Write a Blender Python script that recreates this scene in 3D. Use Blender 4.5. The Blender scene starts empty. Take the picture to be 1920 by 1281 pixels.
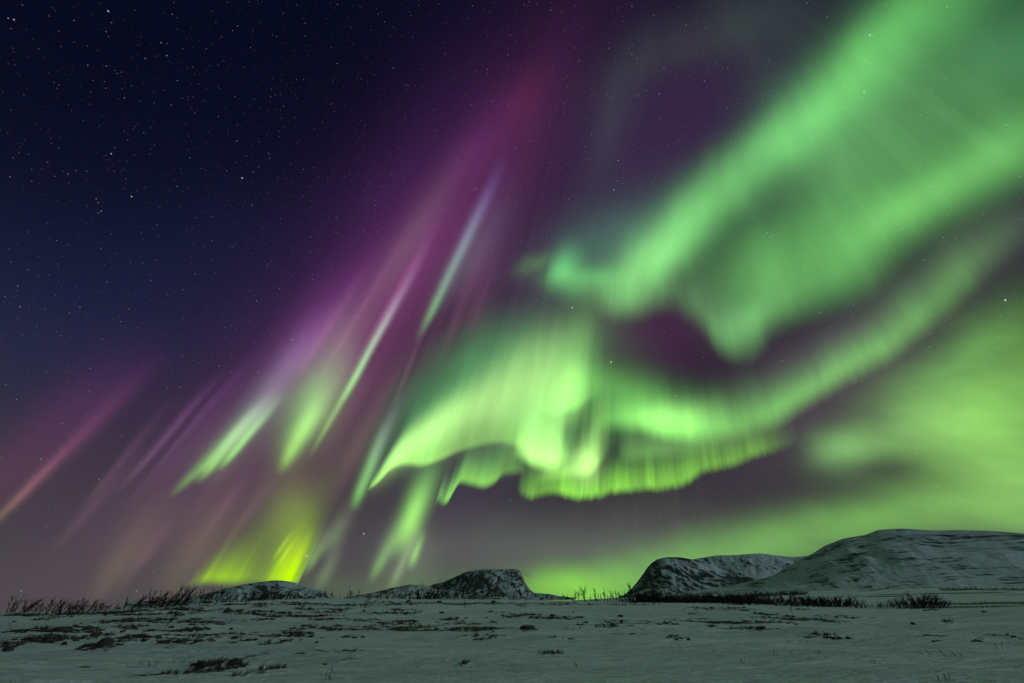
import bpy, bmesh, math, random
import numpy as np
from mathutils import Vector, Matrix

S = bpy.context.scene
R = math.radians

# ------------------------------------------------------------------ camera
EYE = 1.7
PITCH = R(32.6)
FPX = 14 / 36 * 1920                      # focal length in photograph pixels
cam_d = bpy.data.cameras.new('camera')
cam_d.lens = 14
cam_d.sensor_width = 36
cam_d.clip_start = 0.1
cam_d.clip_end = 80000
cam = bpy.data.objects.new('camera', cam_d)
cam.location = (0, 0, EYE)
cam.rotation_euler = (math.pi / 2 + PITCH, 0, 0)
S.collection.objects.link(cam)
S.camera = cam
S.view_settings.view_transform = 'Standard'
S.view_settings.look = 'None'
S.view_settings.exposure = 0
S.view_settings.gamma = 1
S.cycles.use_denoising = True
S.cycles.use_adaptive_sampling = True
S.cycles.adaptive_threshold = 0.015
S.cycles.adaptive_min_samples = 24

# soft bluish fill added to brighten the snow, low behind camera to the right
fill_lamp_d = bpy.data.lights.new('fill_lamp', 'SUN')
fill_lamp_d.energy = 0.72
fill_lamp_d.angle = R(8)
fill_lamp_d.color = (0.80, 0.86, 1.0)
fill_lamp = bpy.data.objects.new('fill_lamp', fill_lamp_d)
fill_lamp.rotation_euler = (R(71), 0, R(62))
S.collection.objects.link(fill_lamp)

FW = Vector((0, math.cos(PITCH), math.sin(PITCH)))
UP = Vector((0, -math.sin(PITCH), math.cos(PITCH)))
RT = Vector((1, 0, 0))


def ray(x, y):
    """direction (not normalised, unit forward) in which the photograph shows pixel x, y"""
    return FW + RT * ((x - 960) / FPX) + UP * ((640.5 - y) / FPX)


def dirn(x, y):
    return ray(x, y).normalized()


# ------------------------------------------------------------------ night sky with aurora (node-based world)
def lin(r, g, b):
    def f(c):
        if c < 0:                         # light that is missing there (a sky glow the eye of the camera reads as yellow)
            return -f(-c)
        c /= 255
        return c / 12.92 if c <= 0.04045 else ((c + 0.055) / 1.055) ** 2.4
    return (f(r), f(g), f(b))


world = bpy.data.worlds.new('World')
S.world = world
world.use_nodes = True
NT = world.node_tree
NT.nodes.clear()


def nd(kind, **kw):
    n = NT.nodes.new(kind)
    for k, v in kw.items():
        setattr(n, k, v)
    return n


def put(sock, v):
    if isinstance(v, bpy.types.NodeSocket):
        NT.links.new(v, sock)
    else:
        sock.default_value = v


def M(op, a, b=0.0, c=0.0, clamp=False):
    n = nd('ShaderNodeMath', operation=op, use_clamp=clamp)
    put(n.inputs[0], a); put(n.inputs[1], b); put(n.inputs[2], c)
    return n.outputs[0]


def VM(op, a, b=None, scale=None):
    n = nd('ShaderNodeVectorMath', operation=op)
    put(n.inputs[0], a)
    if b is not None:
        put(n.inputs[1], b)
    if scale is not None:
        put(n.inputs['Scale'], scale)
    return n.outputs['Value'] if op in ('DOT_PRODUCT', 'LENGTH', 'DISTANCE') else n.outputs[0]


def MR(v, a, b, c=0.0, d=1.0, kind='LINEAR', clamp=True):
    """map a..b to c..d with plain math nodes (a long tree of Map Range nodes exceeds the shader stack)"""
    if kind == 'SMOOTHSTEP':
        t = MR(v, a, b)
        return M('MULTIPLY', M('MULTIPLY', t, t), M('MULTIPLY_ADD', t, -2.0, 3.0)) if (c, d) == (0.0, 1.0) else \
            M('MULTIPLY_ADD', MR(v, a, b, kind=kind), d - c, c)
    g = (d - c) / (b - a)
    o = M('MULTIPLY_ADD', v, g, c - a * g)
    if clamp:
        o = M('MINIMUM', M('MAXIMUM', o, min(c, d)), max(c, d))
    return o


# the magnetic zenith: every auroral ray points at it
ZEN = dirn(1160, -200)
E1 = (FW - ZEN * FW.dot(ZEN)).normalized()
E2 = E1.cross(ZEN).normalized()
if E2.dot(RT) < 0:
    E2 = -E2


def polar(x, y):
    d = dirn(x, y)
    return math.atan2(d.dot(E2), d.dot(E1)), math.acos(max(-1, min(1, d.dot(ZEN))))


def span(x, y, px):
    """polar distance covered by px photograph pixels from x, y up the ray"""
    dx, dy = 1160 - x, -200 - y
    l = math.hypot(dx, dy)
    return abs(polar(x, y)[1] - polar(x + dx / l * px, y + dy / l * px)[1])


tc = nd('ShaderNodeTexCoord')
D0 = VM('NORMALIZE', tc.outputs['Generated'])
# slow swirls so that nothing in the glow is a perfect ellipse
nz = nd('ShaderNodeTexNoise', noise_dimensions='3D')
put(nz.inputs['Vector'], D0)
nz.inputs['Scale'].default_value = 4.2
nz.inputs['Detail'].default_value = 2.5
nz.inputs['Roughness'].default_value = 0.5
sw = VM('SCALE', VM('SUBTRACT', nz.outputs['Color'], (0.5, 0.5, 0.5)), scale=0.075)
D = VM('ADD', D0, sw)
dz = VM('DOT_PRODUCT', D0, tuple(ZEN))
PHI0 = M('ARCTAN2', VM('DOT_PRODUCT', D0, tuple(E2)), VM('DOT_PRODUCT', D0, tuple(E1)))
RAD0 = M('ARCCOSINE', dz)
wob = VM('DOT_PRODUCT', sw, (1.0, 0.6, 0.4))
PHI = M('MULTIPLY_ADD', wob, 0.12, PHI0)
RAD = M('MULTIPLY_ADD', wob, 0.22, RAD0)
ELEV = M('ARCSINE', VM('DOT_PRODUCT', D0, (0, 0, 1)))
ACC = None


LAYERS = []
ROOT, FIELDS = NT, dict(D0=D0, D=D, PHI=PHI, RAD=RAD, ELEV=ELEV)


REACH = []                                # pixels that the lights of the open layer reach


def layer(name):
    """start a node group of its own for the next lights (one tree for the whole sky exceeds the shader stack)"""
    global NT, ACC, D0, D, PHI, RAD, ELEV
    flush()
    g = bpy.data.node_groups.new(name, 'ShaderNodeTree')
    for k in FIELDS:
        g.interface.new_socket(k, in_out='INPUT', socket_type='NodeSocketVector' if k[0] == 'D' else 'NodeSocketFloat')
    g.interface.new_socket('Light', in_out='OUTPUT', socket_type='NodeSocketShader')
    NT = g
    i = nd('NodeGroupInput')
    D0, D, PHI, RAD, ELEV = [i.outputs[k] for k in ('D0', 'D', 'PHI', 'RAD', 'ELEV')]


def flush():
    """close the running sum into a Background shader inside its group and place the group in the world"""
    global NT, ACC
    if ACC is not None:
        b = nd('ShaderNodeBackground')
        put(b.inputs['Color'], ACC)
        o = nd('NodeGroupOutput')
        put(o.inputs['Light'], b.outputs[0])
        g, NT = NT, ROOT
        n = nd('ShaderNodeGroup')
        n.node_tree = g
        for k, v in FIELDS.items():
            put(n.inputs[k], v)
        light = n.outputs['Light']
        if REACH:                         # outside the cone that holds this layer there is nothing to evaluate
            ds = [dirn(x, y) for x, y in REACH]
            c = sum(ds, Vector()).normalized()
            cs = math.cos(min(3.1, max(c.angle(d) for d in ds) + 0.05))
            mx = nd('ShaderNodeMixShader')
            put(mx.inputs[0], M('GREATER_THAN', VM('DOT_PRODUCT', FIELDS['D0'], tuple(c)), cs))
            put(mx.inputs[2], light)
            light = mx.outputs[0]
            REACH.clear()
        LAYERS.append(light)
    NT, ACC = ROOT, None


def add(col, v):
    global ACC
    c = VM('SCALE', tuple(col), scale=v)
    ACC = c if ACC is None else VM('ADD', ACC, c)


def addv(vec, v):
    global ACC
    c = VM('SCALE', vec, scale=v)
    ACC = c if ACC is None else VM('ADD', ACC, c)


def gauss_value(x, y, sx, sy, rot, warp=True):
    c = dirn(x, y)
    a = R(rot)
    t = (dirn(x + 2 * math.cos(a), y - 2 * math.sin(a)) - dirn(x - 2 * math.cos(a), y + 2 * math.sin(a))) / 4
    b = (dirn(x + 2 * math.sin(a), y + 2 * math.cos(a)) - dirn(x - 2 * math.sin(a), y - 2 * math.cos(a))) / 4
    su, sv = t.length * sx, b.length * sy
    e1 = t.normalized()
    e2 = c.cross(e1).normalized()
    e1 = e2.cross(c)
    d = D if warp else D0
    p = VM('DOT_PRODUCT', d, tuple(e1 / su))
    q = VM('DOT_PRODUCT', d, tuple(e2 / sv))
    return M('POWER', 0.36788, M('MULTIPLY_ADD', p, p, M('MULTIPLY', q, q)))


def glow(x, y, sx, sy, rot, col, k=1.0, warp=True):
    """soft patch of light: centre and radii in pixels, rot counter-clockwise degrees of the long axis"""
    a = R(rot)
    for i in range(8):
        u, v = 2.6 * sx * math.cos(i * 0.785), 2.6 * sy * math.sin(i * 0.785)
        REACH.append((x + u * math.cos(a) + v * math.sin(a), y - u * math.sin(a) + v * math.cos(a)))
    add([c * k for c in lin(*col)], gauss_value(x, y, sx, sy, rot, warp))


def hole(x, y, sx, sy, rot, depth, warp=True):
    global ACC
    ACC = VM('SCALE', ACC, scale=M('MULTIPLY_ADD', gauss_value(x, y, sx, sy, rot, warp), -depth, 1.0))


def fcurve(u, pts, lo, hi):
    n = nd('ShaderNodeFloatCurve')
    cv = n.mapping.curves[0]
    n.mapping.use_clip = False
    h = max(hi - lo, 1e-6)
    P = [(a, (b - lo) / h) for a, b in pts]
    cv.points[0].location = P[0]
    cv.points[1].location = P[-1]
    for p in P[1:-1]:
        cv.points.new(*p)
    for p in cv.points:
        p.handle_type = 'AUTO_CLAMPED'
    n.mapping.update()
    put(n.inputs['Value'], u)
    return n.outputs[0], lo, h


def noise1(scale, off, detail=2.0, rough=0.55, shear=0.0):
    n = nd('ShaderNodeTexNoise', noise_dimensions='1D')
    w = M('MULTIPLY_ADD', PHI, scale, off)
    if shear:
        w = M('MULTIPLY_ADD', RAD, shear, w)
    put(n.inputs['W'], w)
    n.inputs['Scale'].default_value = 1.0
    n.inputs['Detail'].default_value = detail
    n.inputs['Roughness'].default_value = rough
    return n.outputs[0]


def curtain(pts, c0, c1, w=8, rays=0.0, rscale=60, jag=0.0, power=1.3, mix=1.0, seed=0.0, kind='edge', k=1.0, detail=2.0, rough=0.55):
    """a hanging curtain: pts = (x, y, brightness, height) along its lower edge in pixels; c0 colour at the edge, c1 higher up.
    kind 'edge' has a crisp lower edge of softness w and fades upward; kind 'ridge' is soft on both sides."""
    for x, y, b, h in pts:
        l = math.hypot(1160 - x, -200 - y)
        up = h * (2.6 if kind == 'ridge' else 4.2)
        for o in (min(up, l), -w - jag - (up if kind == 'ridge' else 0)):
            REACH.append((x + (1160 - x) / l * o, y + (-200 - y) / l * o))
    P = sorted([(polar(x, y) + (b, span(x, y, h), span(x, y, w))) for x, y, b, h in pts])
    f0, f1 = P[0][0], P[-1][0]
    u = MR(PHI, f0, f1)
    us = [(p[0] - f0) / (f1 - f0) for p in P]
    rs = [p[1] for p in P]; hs = [p[3] for p in P]; bs = [p[2] for p in P]
    v, lo, h = fcurve(u, list(zip(us, rs)), min(rs), max(rs))
    edge = M('MULTIPLY_ADD', v, h, lo)
    if jag:
        jn = noise1(rscale * 0.8, seed + 31.7, detail, rough)
        edge = M('ADD', edge, M('MULTIPLY', M('SUBTRACT', jn, 0.5), jag * 2 / FPX))
    v, lo, h = fcurve(u, list(zip(us, bs)), 0.0, max(bs))
    bright = M('MULTIPLY', v, h * k)
    v, lo, h = fcurve(u, list(zip(us, hs)), 0.0, max(hs))
    height = M('MULTIPLY', v, h)
    t = M('SUBTRACT', edge, RAD)
    tn = M('MULTIPLY', t, M('POWER', height, -1.0))
    if kind == 'edge':
        ww = sum(p[4] for p in P) / len(P)
        rise = MR(t, -ww, ww, kind='SMOOTHSTEP')
        prof = M('MULTIPLY', rise, M('POWER', 0.36788, M('POWER', M('MAXIMUM', tn, 0.0), power)))
    else:
        prof = M('POWER', 0.36788, M('POWER', M('ABSOLUTE', tn), 2 * power / 1.3))
    val = M('MULTIPLY', prof, bright)
    if rays:
        rn = noise1(rscale, seed, detail, rough, shear=0.25)
        val = M('MULTIPLY', val, M('MAXIMUM', M('MULTIPLY_ADD', M('SUBTRACT', rn, 0.5), rays * 4, 1.0), 0.0))
    s = MR(tn, 0.0, 1.6 * mix)
    a, b = Vector(lin(*c0)), Vector(lin(*c1))
    vec = VM('ADD', VM('SCALE', tuple(b - a), scale=s), tuple(a))
    addv(vec, val)


def mottle(a, b, shear, amount, seed=0.0, detail=3.0):
    """uneven brightness of everything so far in this layer, drawn out along the rays"""
    global ACC
    v = nd('ShaderNodeCombineXYZ')
    put(v.inputs[0], M('MULTIPLY_ADD', PHI, a, M('MULTIPLY_ADD', RAD, shear, seed)))
    put(v.inputs[1], M('MULTIPLY', RAD, b))
    n = nd('ShaderNodeTexNoise', noise_dimensions='2D')
    put(n.inputs['Vector'], v.outputs[0])
    n.inputs['Scale'].default_value = 1.0
    n.inputs['Detail'].default_value = detail
    n.inputs['Roughness'].default_value = 0.6
    ACC = VM('SCALE', ACC, scale=M('MAXIMUM', M('MULTIPLY_ADD', n.outputs[0], amount * 2, 1.0 - amount), 0.0))


def streak(p0, p1, wid, c0, c1, k=1.0, soft=40, top=0.6, wid1=None, sharp=None):
    """one long ray from its foot p0 to its faint top p1 (pixels); wid = half width at the foot, wid1 at the top;
    sharp: half width of the right-hand side when that is crisper"""
    l = math.hypot(p1[0] - p0[0], p1[1] - p0[1])
    ux, uy = (p1[0] - p0[0]) / l, (p1[1] - p0[1]) / l
    for (x, y), g in ((p0, -soft), (p1, 0)):
        for sd in (-1, 1):
            e = sd * 3.2 * max(wid, wid1 or 0, sharp or 0)
            REACH.append((x + ux * g - uy * e, y + uy * g + ux * e))
    f0, r0 = polar(*p0)
    f1, r1 = polar(*p1)

    def across(p, w):
        return abs(polar(p[0] - uy * w, p[1] + ux * w)[0] - polar(p[0] + uy * w, p[1] - ux * w)[0]) / 2
    wa = across(p0, wid)
    wb = min(across(p1, wid1 if wid1 else wid), 6 * wa)
    q = MR(RAD, r0, r1, 0.0, 1.0, clamp=False)          # 0 at the foot, 1 at the top
    ctr = M('MULTIPLY_ADD', q, f1 - f0, f0)
    hw = M('MAXIMUM', M('MULTIPLY_ADD', q, wb - wa, wa), wa * 0.3)
    x = M('SUBTRACT', PHI, ctr)
    if sharp:
        ws = across(p0, sharp)
        side = M('GREATER_THAN', x, 0.0)
        hw = M('MULTIPLY_ADD', side, ws - wa, hw)
    x = M('MULTIPLY', x, M('POWER', hw, -1.0))
    g = M('POWER', 0.36788, M('MULTIPLY', x, x))
    sl = soft / math.hypot(p1[0] - p0[0], p1[1] - p0[1])
    along = M('MULTIPLY', MR(q, -sl, sl, kind='SMOOTHSTEP'), MR(q, 1.0, top, kind='SMOOTHSTEP'))
    a, b = Vector(lin(*c0)), Vector(lin(*c1))
    vec = VM('ADD', VM('SCALE', tuple(b - a), scale=MR(q, 0.0, 0.8)), tuple(a))
    addv(vec, M('MULTIPLY', M('MULTIPLY', g, along), k))


# --- base glow of the night: navy aloft, grey towards the horizon
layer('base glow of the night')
add(lin(7, 10, 31), 1.0)
hz = M('POWER', 0.36788, M('POWER', M('MULTIPLY', M('MAXIMUM', ELEV, 0.0), 1 / 0.25), 1.5))
add(lin(72, 67, 64), hz)
glow(0, 620, 330, 260, 20, (8, 14, 44), 0.9)
glow(400, 560, 300, 200, 35, (18, 20, 46), 0.8)
# diffuse purple and magenta light
glow(480, 800, 360, 130, 40, (66, 32, 60), 0.6)
glow(770, 560, 300, 110, 60, (60, 26, 50), 0.8)
glow(760, 330, 260, 90, 58, (34, 14, 46), 0.8)
glow(1050, 1030, 280, 60, 0, (68, 78, 68), 0.85)
glow(980, 230, 230, 90, 62, (56, 20, 50), 0.7)
glow(1250, 280, 330, 190, 30, (58, 38, 66), 0.85)
glow(1000, 560, 160, 130, 60, (54, 26, 58), 0.6)
glow(1230, 620, 180, 90, 0, (66, 26, 58), 0.8)
glow(1560, 730, 260, 120, 32, (66, 52, 62), 0.9)
glow(1610, 610, 220, 60, 36, (62, 58, 60), 0.75)
glow(1890, 450, 170, 60, 40, (60, 60, 60), 0.8)
glow(860, 900, 220, 100, 40, (56, 42, 64), 0.5)
glow(650, 860, 110, 66, 50, (70, 24, 46), 0.5)
# glows added to the unseen sky behind the camera to tint the snow
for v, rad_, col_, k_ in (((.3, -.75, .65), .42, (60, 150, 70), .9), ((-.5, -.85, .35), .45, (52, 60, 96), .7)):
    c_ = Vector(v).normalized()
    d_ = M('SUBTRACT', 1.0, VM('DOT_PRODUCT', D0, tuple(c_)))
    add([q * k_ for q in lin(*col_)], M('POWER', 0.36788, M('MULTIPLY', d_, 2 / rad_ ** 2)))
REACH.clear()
# --- far left: magenta rays
layer('far left')
streak((-60, 950), (330, 600), 60, (80, 26, 52), (80, 24, 76), 0.55, 120, 0.3, 55)
streak((-40, 1005), (150, 815), 8, (98, 92, 30), (90, 50, 60), 0.55, 40, 0.2, 10)
streak((10, 956), (330, 640), 9, (96, 52, 64), (92, 36, 80), 0.6, 60, 0.3, 22)
streak((20, 946), (215, 752), 5, (96, 60, 60), (80, 30, 60), 0.4, 40, 0.3, 8)
curtain([(190, 1000, 0, 300), (250, 930, .25, 300), (330, 880, .3, 300), (430, 850, .3, 260), (520, 800, 0, 220)],
        (70, 46, 66), (66, 30, 84), w=60, rays=0.7, rscale=26, seed=3.1, detail=3, rough=0.6)
streak((190, 1105), (380, 850), 20, (104, 96, 56), (84, 60, 60), 0.45, 60, 0.2, 60)
streak((330, 1090), (520, 800), 34, (110, 96, 66), (86, 60, 66), 0.5, 70, 0.2, 60)
# --- violet veil of many fine rays
layer('violet veil of many fine rays')
curtain([(60, 1040, 0, 300), (200, 1010, .3, 330), (340, 960, .45, 360), (480, 900, .5, 380), (600, 840, .55, 420), (700, 780, .6, 420), (790, 720, .5, 420), (880, 660, .35, 400), (980, 620, .2, 350), (1060, 600, 0, 300)],
        (58, 36, 46), (70, 28, 64), w=120, rays=0.75, rscale=24, seed=61.7, detail=4, rough=0.6, power=2.0, k=1.15)
streak((430, 830), (1010, 60), 120, (56, 24, 54), (56, 22, 56), 0.55, 240, 0.5, 90)
streak((560, 900), (900, 330), 70, (64, 26, 40), (56, 20, 42), 0.3, 160, 0.4, 50)
streak((232, 908), (420, 690), 5, (84, 64, 80), (84, 44, 92), 0.5, 40, 0.3, 9)
streak((262, 880), (452, 660), 4, (84, 60, 84), (84, 40, 96), 0.45, 40, 0.3, 8)
streak((300, 868), (500, 640), 6, (80, 56, 80), (84, 40, 96), 0.4, 60, 0.3, 10)
streak((690, 640), (840, 380), 5, (84, 50, 64), (90, 40, 70), 0.4, 60, 0.4, 9)
streak((640, 900), (760, 650), 12, (84, 40, 50), (74, 34, 60), 0.5, 80, 0.3, 20)
for a_, b_, w_, k_ in (((560, 700), (740, 420), 7, .5), ((610, 690), (800, 380), 5, .5), ((655, 700), (830, 400), 4, .45), ((705, 640), (870, 330), 8, .45), ((745, 745), (815, 570), 4, .5),
                       ((430, 1010), (530, 870), 8, .4), ((240, 1085), (340, 950), 9, .4), ((385, 1000), (470, 880), 6, .35), ((120, 1010), (300, 800), 9, .4), ((170, 930), (340, 730), 6, .4), ((840, 640), (930, 400), 8, .4), ((880, 620), (960, 380), 14, .4)):
    streak(a_, b_, w_, (84, 58, 64), (84, 44, 80), k_ * 1.1, 50, 0.3, w_ * 1.7)
# --- left green rays with a violet top
layer('left green rays with a violet top')
streak((336, 914), (500, 742), 8, (100, 165, 56), (110, 140, 104), 0.6, 30, 0.2, 16)
streak((392, 880), (560, 700), 36, (84, 120, 70), (100, 110, 100), 0.45, 50, 0.2, 26)
streak((384, 886), (530, 716), 8, (134, 212, 80), (150, 180, 150), 0.8, 26, 0.3, 13)
streak((372, 884), (520, 720), 5, (100, 160, 70), (120, 140, 120), 0.5, 26, 0.3, 10)
streak((422, 866), (535, 730), 6, (124, 212, 76), (120, 165, 120), 0.8, 24, 0.3, 11)
streak((440, 850), (548, 716), 4, (90, 150, 66), (100, 130, 96), 0.5, 24, 0.3, 8)
streak((452, 800), (640, 560), 24, (104, 146, 116), (112, 66, 122), 0.5, 80, 0.5, 30)
streak((500, 740), (730, 420), 26, (104, 58, 112), (96, 32, 100), 0.45, 110, 0.2, 44)
streak((560, 700), (1010, 120), 60, (72, 34, 62), (76, 24, 66), 0.8, 200, 0.4, 46)
# --- the leaf beside it
layer('the leaf beside it')
glow(576, 744, 80, 42, 60, (104, 172, 84), 0.66)
glow(622, 668, 90, 42, 58, (104, 100, 90), 0.8)
streak((534, 868), (640, 680), 10, (140, 215, 74), (130, 170, 110), 0.75, 26, 0.25, 26)
glow(566, 800, 60, 24, 60, (120, 190, 80), 0.5)
streak((590, 840), (700, 640), 28, (92, 116, 60), (96, 96, 76), 0.4, 50, 0.3)
streak((596, 830), (820, 430), 5, (104, 170, 74), (128, 104, 140), 0.7, 40, 0.5, 9)
streak((648, 738), (780, 500), 6, (120, 200, 90), (120, 104, 150), 0.8, 50, 0.3)
streak((700, 560), (900, 240), 26, (80, 74, 64), (78, 66, 70), 0.65, 110, 0.4, 24)
streak((860, 320), (1010, 90), 30, (80, 32, 70), (56, 18, 54), 0.6, 90, 0.1, 40)
glow(985, 190, 70, 36, 62, (64, 12, 18), 0.6)
# --- single blue-green ray
layer('single blue-green ray')
streak((797, 612), (958, 268), 7, (92, 160, 84), (104, 92, 150), 0.95, 46, 0.45, 10)
streak((830, 560), (980, 300), 26, (66, 84, 74), (66, 66, 84), 0.7, 90, 0.3, 34)
# --- yellow light on the horizon
layer('yellow light on the horizon')
curtain([(345, 1100, 0, 50), (372, 1091, .5, 60), (395, 1088, 1.0, 66), (432, 1090, .95, 80), (470, 1090, .55, 90),
         (498, 1094, .75, 100), (520, 1096, .8, 110), (545, 1098, 1.05, 90), (560, 1098, .0, 80)],
        (142, 196, -60), (96, 120, -20), w=14, rays=0.5, rscale=24, power=1.2, seed=8.2, detail=3, rough=0.6)
streak((539, 1100), (592, 975), 30, (160, 200, -60), (140, 170, -40), 0.85, 30, 0.3, 36, 4)
glow(548, 985, 66, 40, 66, (104, 140, -20), 0.6)
glow(540, 930, 70, 46, 80, (84, 86, 40), 0.55)
streak((517, 1042), (556, 985), 4, (120, 150, 0), (120, 140, 0), 0.8, 16, 0.3)
streak((524, 1056), (560, 1000), 4, (120, 150, 0), (120, 140, 0), 0.7, 16, 0.3)
# --- thin rays between the yellow light and the bright curtain
layer('thin rays between the yellow light and the bright curtain')
streak((576, 1070), (628, 970), 8, (110, 160, 70), (96, 110, 80), 0.8, 22, 0.2, 16)
streak((615, 1034), (668, 925), 15, (96, 126, 76), (90, 100, 76), 0.65, 30, 0.3, 16)
streak((600, 1100), (650, 1000), 12, (96, 130, 78), (86, 84, 84), 0.6, 24, 0.3)
streak((667, 942), (745, 745), 9, (110, 190, 80), (100, 90, 110), 0.95, 24, 0.35, 10)
streak((690, 900), (770, 700), 10, (84, 130, 80), (84, 70, 96), 0.6, 40, 0.3)
# --- hanging rays under the beak
layer('hanging rays under the beak')
streak((752, 1020), (830, 830), 20, (128, 200, 78), (110, 180, 90), 0.95, 36, 0.3, 24)
glow(778, 955, 46, 17, 66, (120, 180, 60), 0.6)
streak((702, 1078), (765, 950), 9, (104, 160, 74), (90, 110, 84), 0.8, 26, 0.3, 18)
streak((736, 1096), (800, 960), 8, (104, 130, 78), (96, 110, 90), 0.75, 26, 0.3)
streak((772, 1056), (800, 985), 7, (120, 190, 66), (104, 140, 80), 0.95, 18, 0.3)
glow(765, 1040, 60, 50, 60, (92, 110, 78), 0.5)
# --- the beak: long bright band
layer('the beak')
curtain([(690, 916, 0, 20), (699, 911, .9, 26), (716, 897, 1.0, 50), (735, 880, .95, 66), (765, 872, .9, 84), (792, 873, .85, 104),
         (825, 863, .68, 110), (862, 846, .44, 92), (900, 835, .37, 80), (940, 832, .37, 76), (975, 838, .36, 70), (995, 850, 0, 80)],
        (158, 232, 100), (110, 200, 110), w=9, power=1.6, seed=1.0, rays=0.06, rscale=22, detail=4)
curtain([(880, 800, 0, 80), (930, 800, .5, 90), (985, 850, .8, 120), (1060, 860, .9, 130), (1130, 840, .8, 110), (1200, 830, .6, 80), (1300, 820, .5, 70), (1380, 800, 0, 60)],
        (84, 150, 76), (70, 130, 70), w=40, rays=0.9, rscale=16, detail=4, rough=0.7, power=1.8, seed=77, k=0.5)
curtain([(700, 900, 0, 20), (745, 852, .5, 38), (800, 812, .62, 46), (860, 776, .62, 56), (930, 742, .58, 66), (1000, 722, .5, 80), (1060, 715, .3, 80), (1110, 712, 0, 80)],
        (190, 245, 140), (190, 245, 140), kind='ridge', seed=2, k=1.15)
glow(860, 715, 190, 54, 38, (78, 150, 90), 0.55)
glow(1020, 662, 120, 48, 8, (80, 140, 74), 0.65)
mottle(20.0, 3.0, 0.0, 0.24, 2.0, 4.0)
# --- second curtain, hanging just below
layer('second curtain')
curtain([(816, 946, 0, 40), (823, 940, .45, 40), (830, 946, .5, 40), (838, 944, .95, 50), (852, 922, .85, 50), (866, 904, .8, 50), (890, 908, .95, 52),
         (906, 911, .9, 55), (924, 905, .7, 55), (945, 888, .4, 60), (972, 884, .25, 40), (985, 884, 0, 40)],
        (140, 225, 80), (84, 160, 90), w=10, rays=0.24, rscale=24, power=1.8, seed=5.5, detail=4)
# --- heart of the aurora
layer('heart of the aurora')
glow(1070, 735, 44, 30, 80, (140, 215, 100), 0.6)
curtain([(1000, 770, 0, 60), (1036, 778, .3, 70), (1060, 772, .55, 90), (1085, 766, .5, 110), (1102, 750, .25, 110), (1130, 735, 0, 110)],
        (140, 225, 110), (110, 180, 90), w=12, rays=0.1, rscale=40, seed=1.4)
glow(1085, 645, 80, 34, 88, (84, 146, 62), 0.35)
curtain([(962, 845, 0, 40), (984, 858, .5, 60), (1004, 868, .7, 70), (1024, 872, .7, 76), (1040, 872, .6, 76), (1054, 866, .3, 70), (1070, 860, 0, 60)],
        (170, 245, 120), (150, 225, 120), w=16, rays=0.08, rscale=26, k=2.5, detail=4, seed=4.4)
curtain([(1000, 900, 0, 20), (1040, 892, .6, 30), (1075, 890, .75, 44), (1100, 888, 1.0, 64), (1114, 882, .9, 84), (1128, 866, .45, 90), (1148, 845, 0, 80)],
        (170, 235, 110), (150, 215, 110), w=14, power=1.6, seed=7)
glow(1098, 862, 34, 24, 60, (176, 226, 130), 0.8)
glow(1130, 730, 90, 44, -6, (104, 180, 80), 0.6)
curtain([(1110, 812, 0, 40), (1150, 800, .4, 50), (1190, 800, .6, 60), (1230, 812, .85, 62), (1275, 820, .85, 56), (1320, 820, .62, 54), (1360, 814, .45, 58), (1410, 800, .42, 60), (1460, 782, .5, 54),
         (1510, 752, .5, 52), (1560, 718, .5, 50), (1610, 690, .48, 50), (1660, 660, .42, 54), (1720, 615, .36, 62), (1800, 550, .26, 70), (1860, 490, .14, 80), (1960, 400, 0, 90)],
        (124, 214, 92), (100, 184, 88), w=26, rays=0.15, rscale=15, jag=5, power=1.9, seed=9.9, k=1.6, detail=3, rough=0.65)
curtain([(1158, 852, 0, 24), (1176, 862, .42, 38), (1200, 862, .56, 48), (1241, 858, .55, 54), (1290, 850, .48, 54), (1350, 838, .3, 50), (1410, 820, 0, 40)],
        (130, 195, 100), (130, 195, 100), w=20, seed=3)
glow(1255, 782, 80, 28, 2, (150, 215, 110), 0.6)
glow(1000, 770, 46, 70, 0, (110, 180, 84), 0.55)
hole(1142, 836, 17, 40, -14, 0.58, False)
hole(1068, 814, 16, 26, 0, 0.5, False)
# --- bright lower fringe with fine rays
layer('bright lower fringe with fine rays')
curtain([(968, 915, 0, 40), (984, 928, .45, 45), (995, 932, .7, 50), (1003, 926, .6, 50), (1020, 922, .55, 50), (1044, 922, .7, 50), (1078, 931, .95, 40), (1117, 930, 1.0, 40),
         (1157, 922, .85, 46), (1199, 921, .75, 50), (1247, 919, .72, 52), (1292, 902, .62, 50), (1325, 886, .54, 48), (1354, 877, .5, 46), (1382, 870, .48, 46),
         (1410, 857, .42, 50), (1440, 846, .28, 56), (1455, 842, .2, 64), (1475, 832, .1, 60), (1500, 820, 0, 50)],
        (140, 226, 58), (112, 196, 78), w=11, rays=0.42, rscale=13, jag=8, power=2.2, seed=12.3, detail=4, rough=0.78)
curtain([(1000, 1000, 0, 80), (1080, 1010, .12, 90), (1200, 1000, .2, 90), (1300, 990, .12, 90), (1350, 980, 0, 90)],
        (84, 90, 74), (84, 96, 74), w=60, rays=0.5, rscale=24, seed=21, detail=4, rough=0.7)
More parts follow.
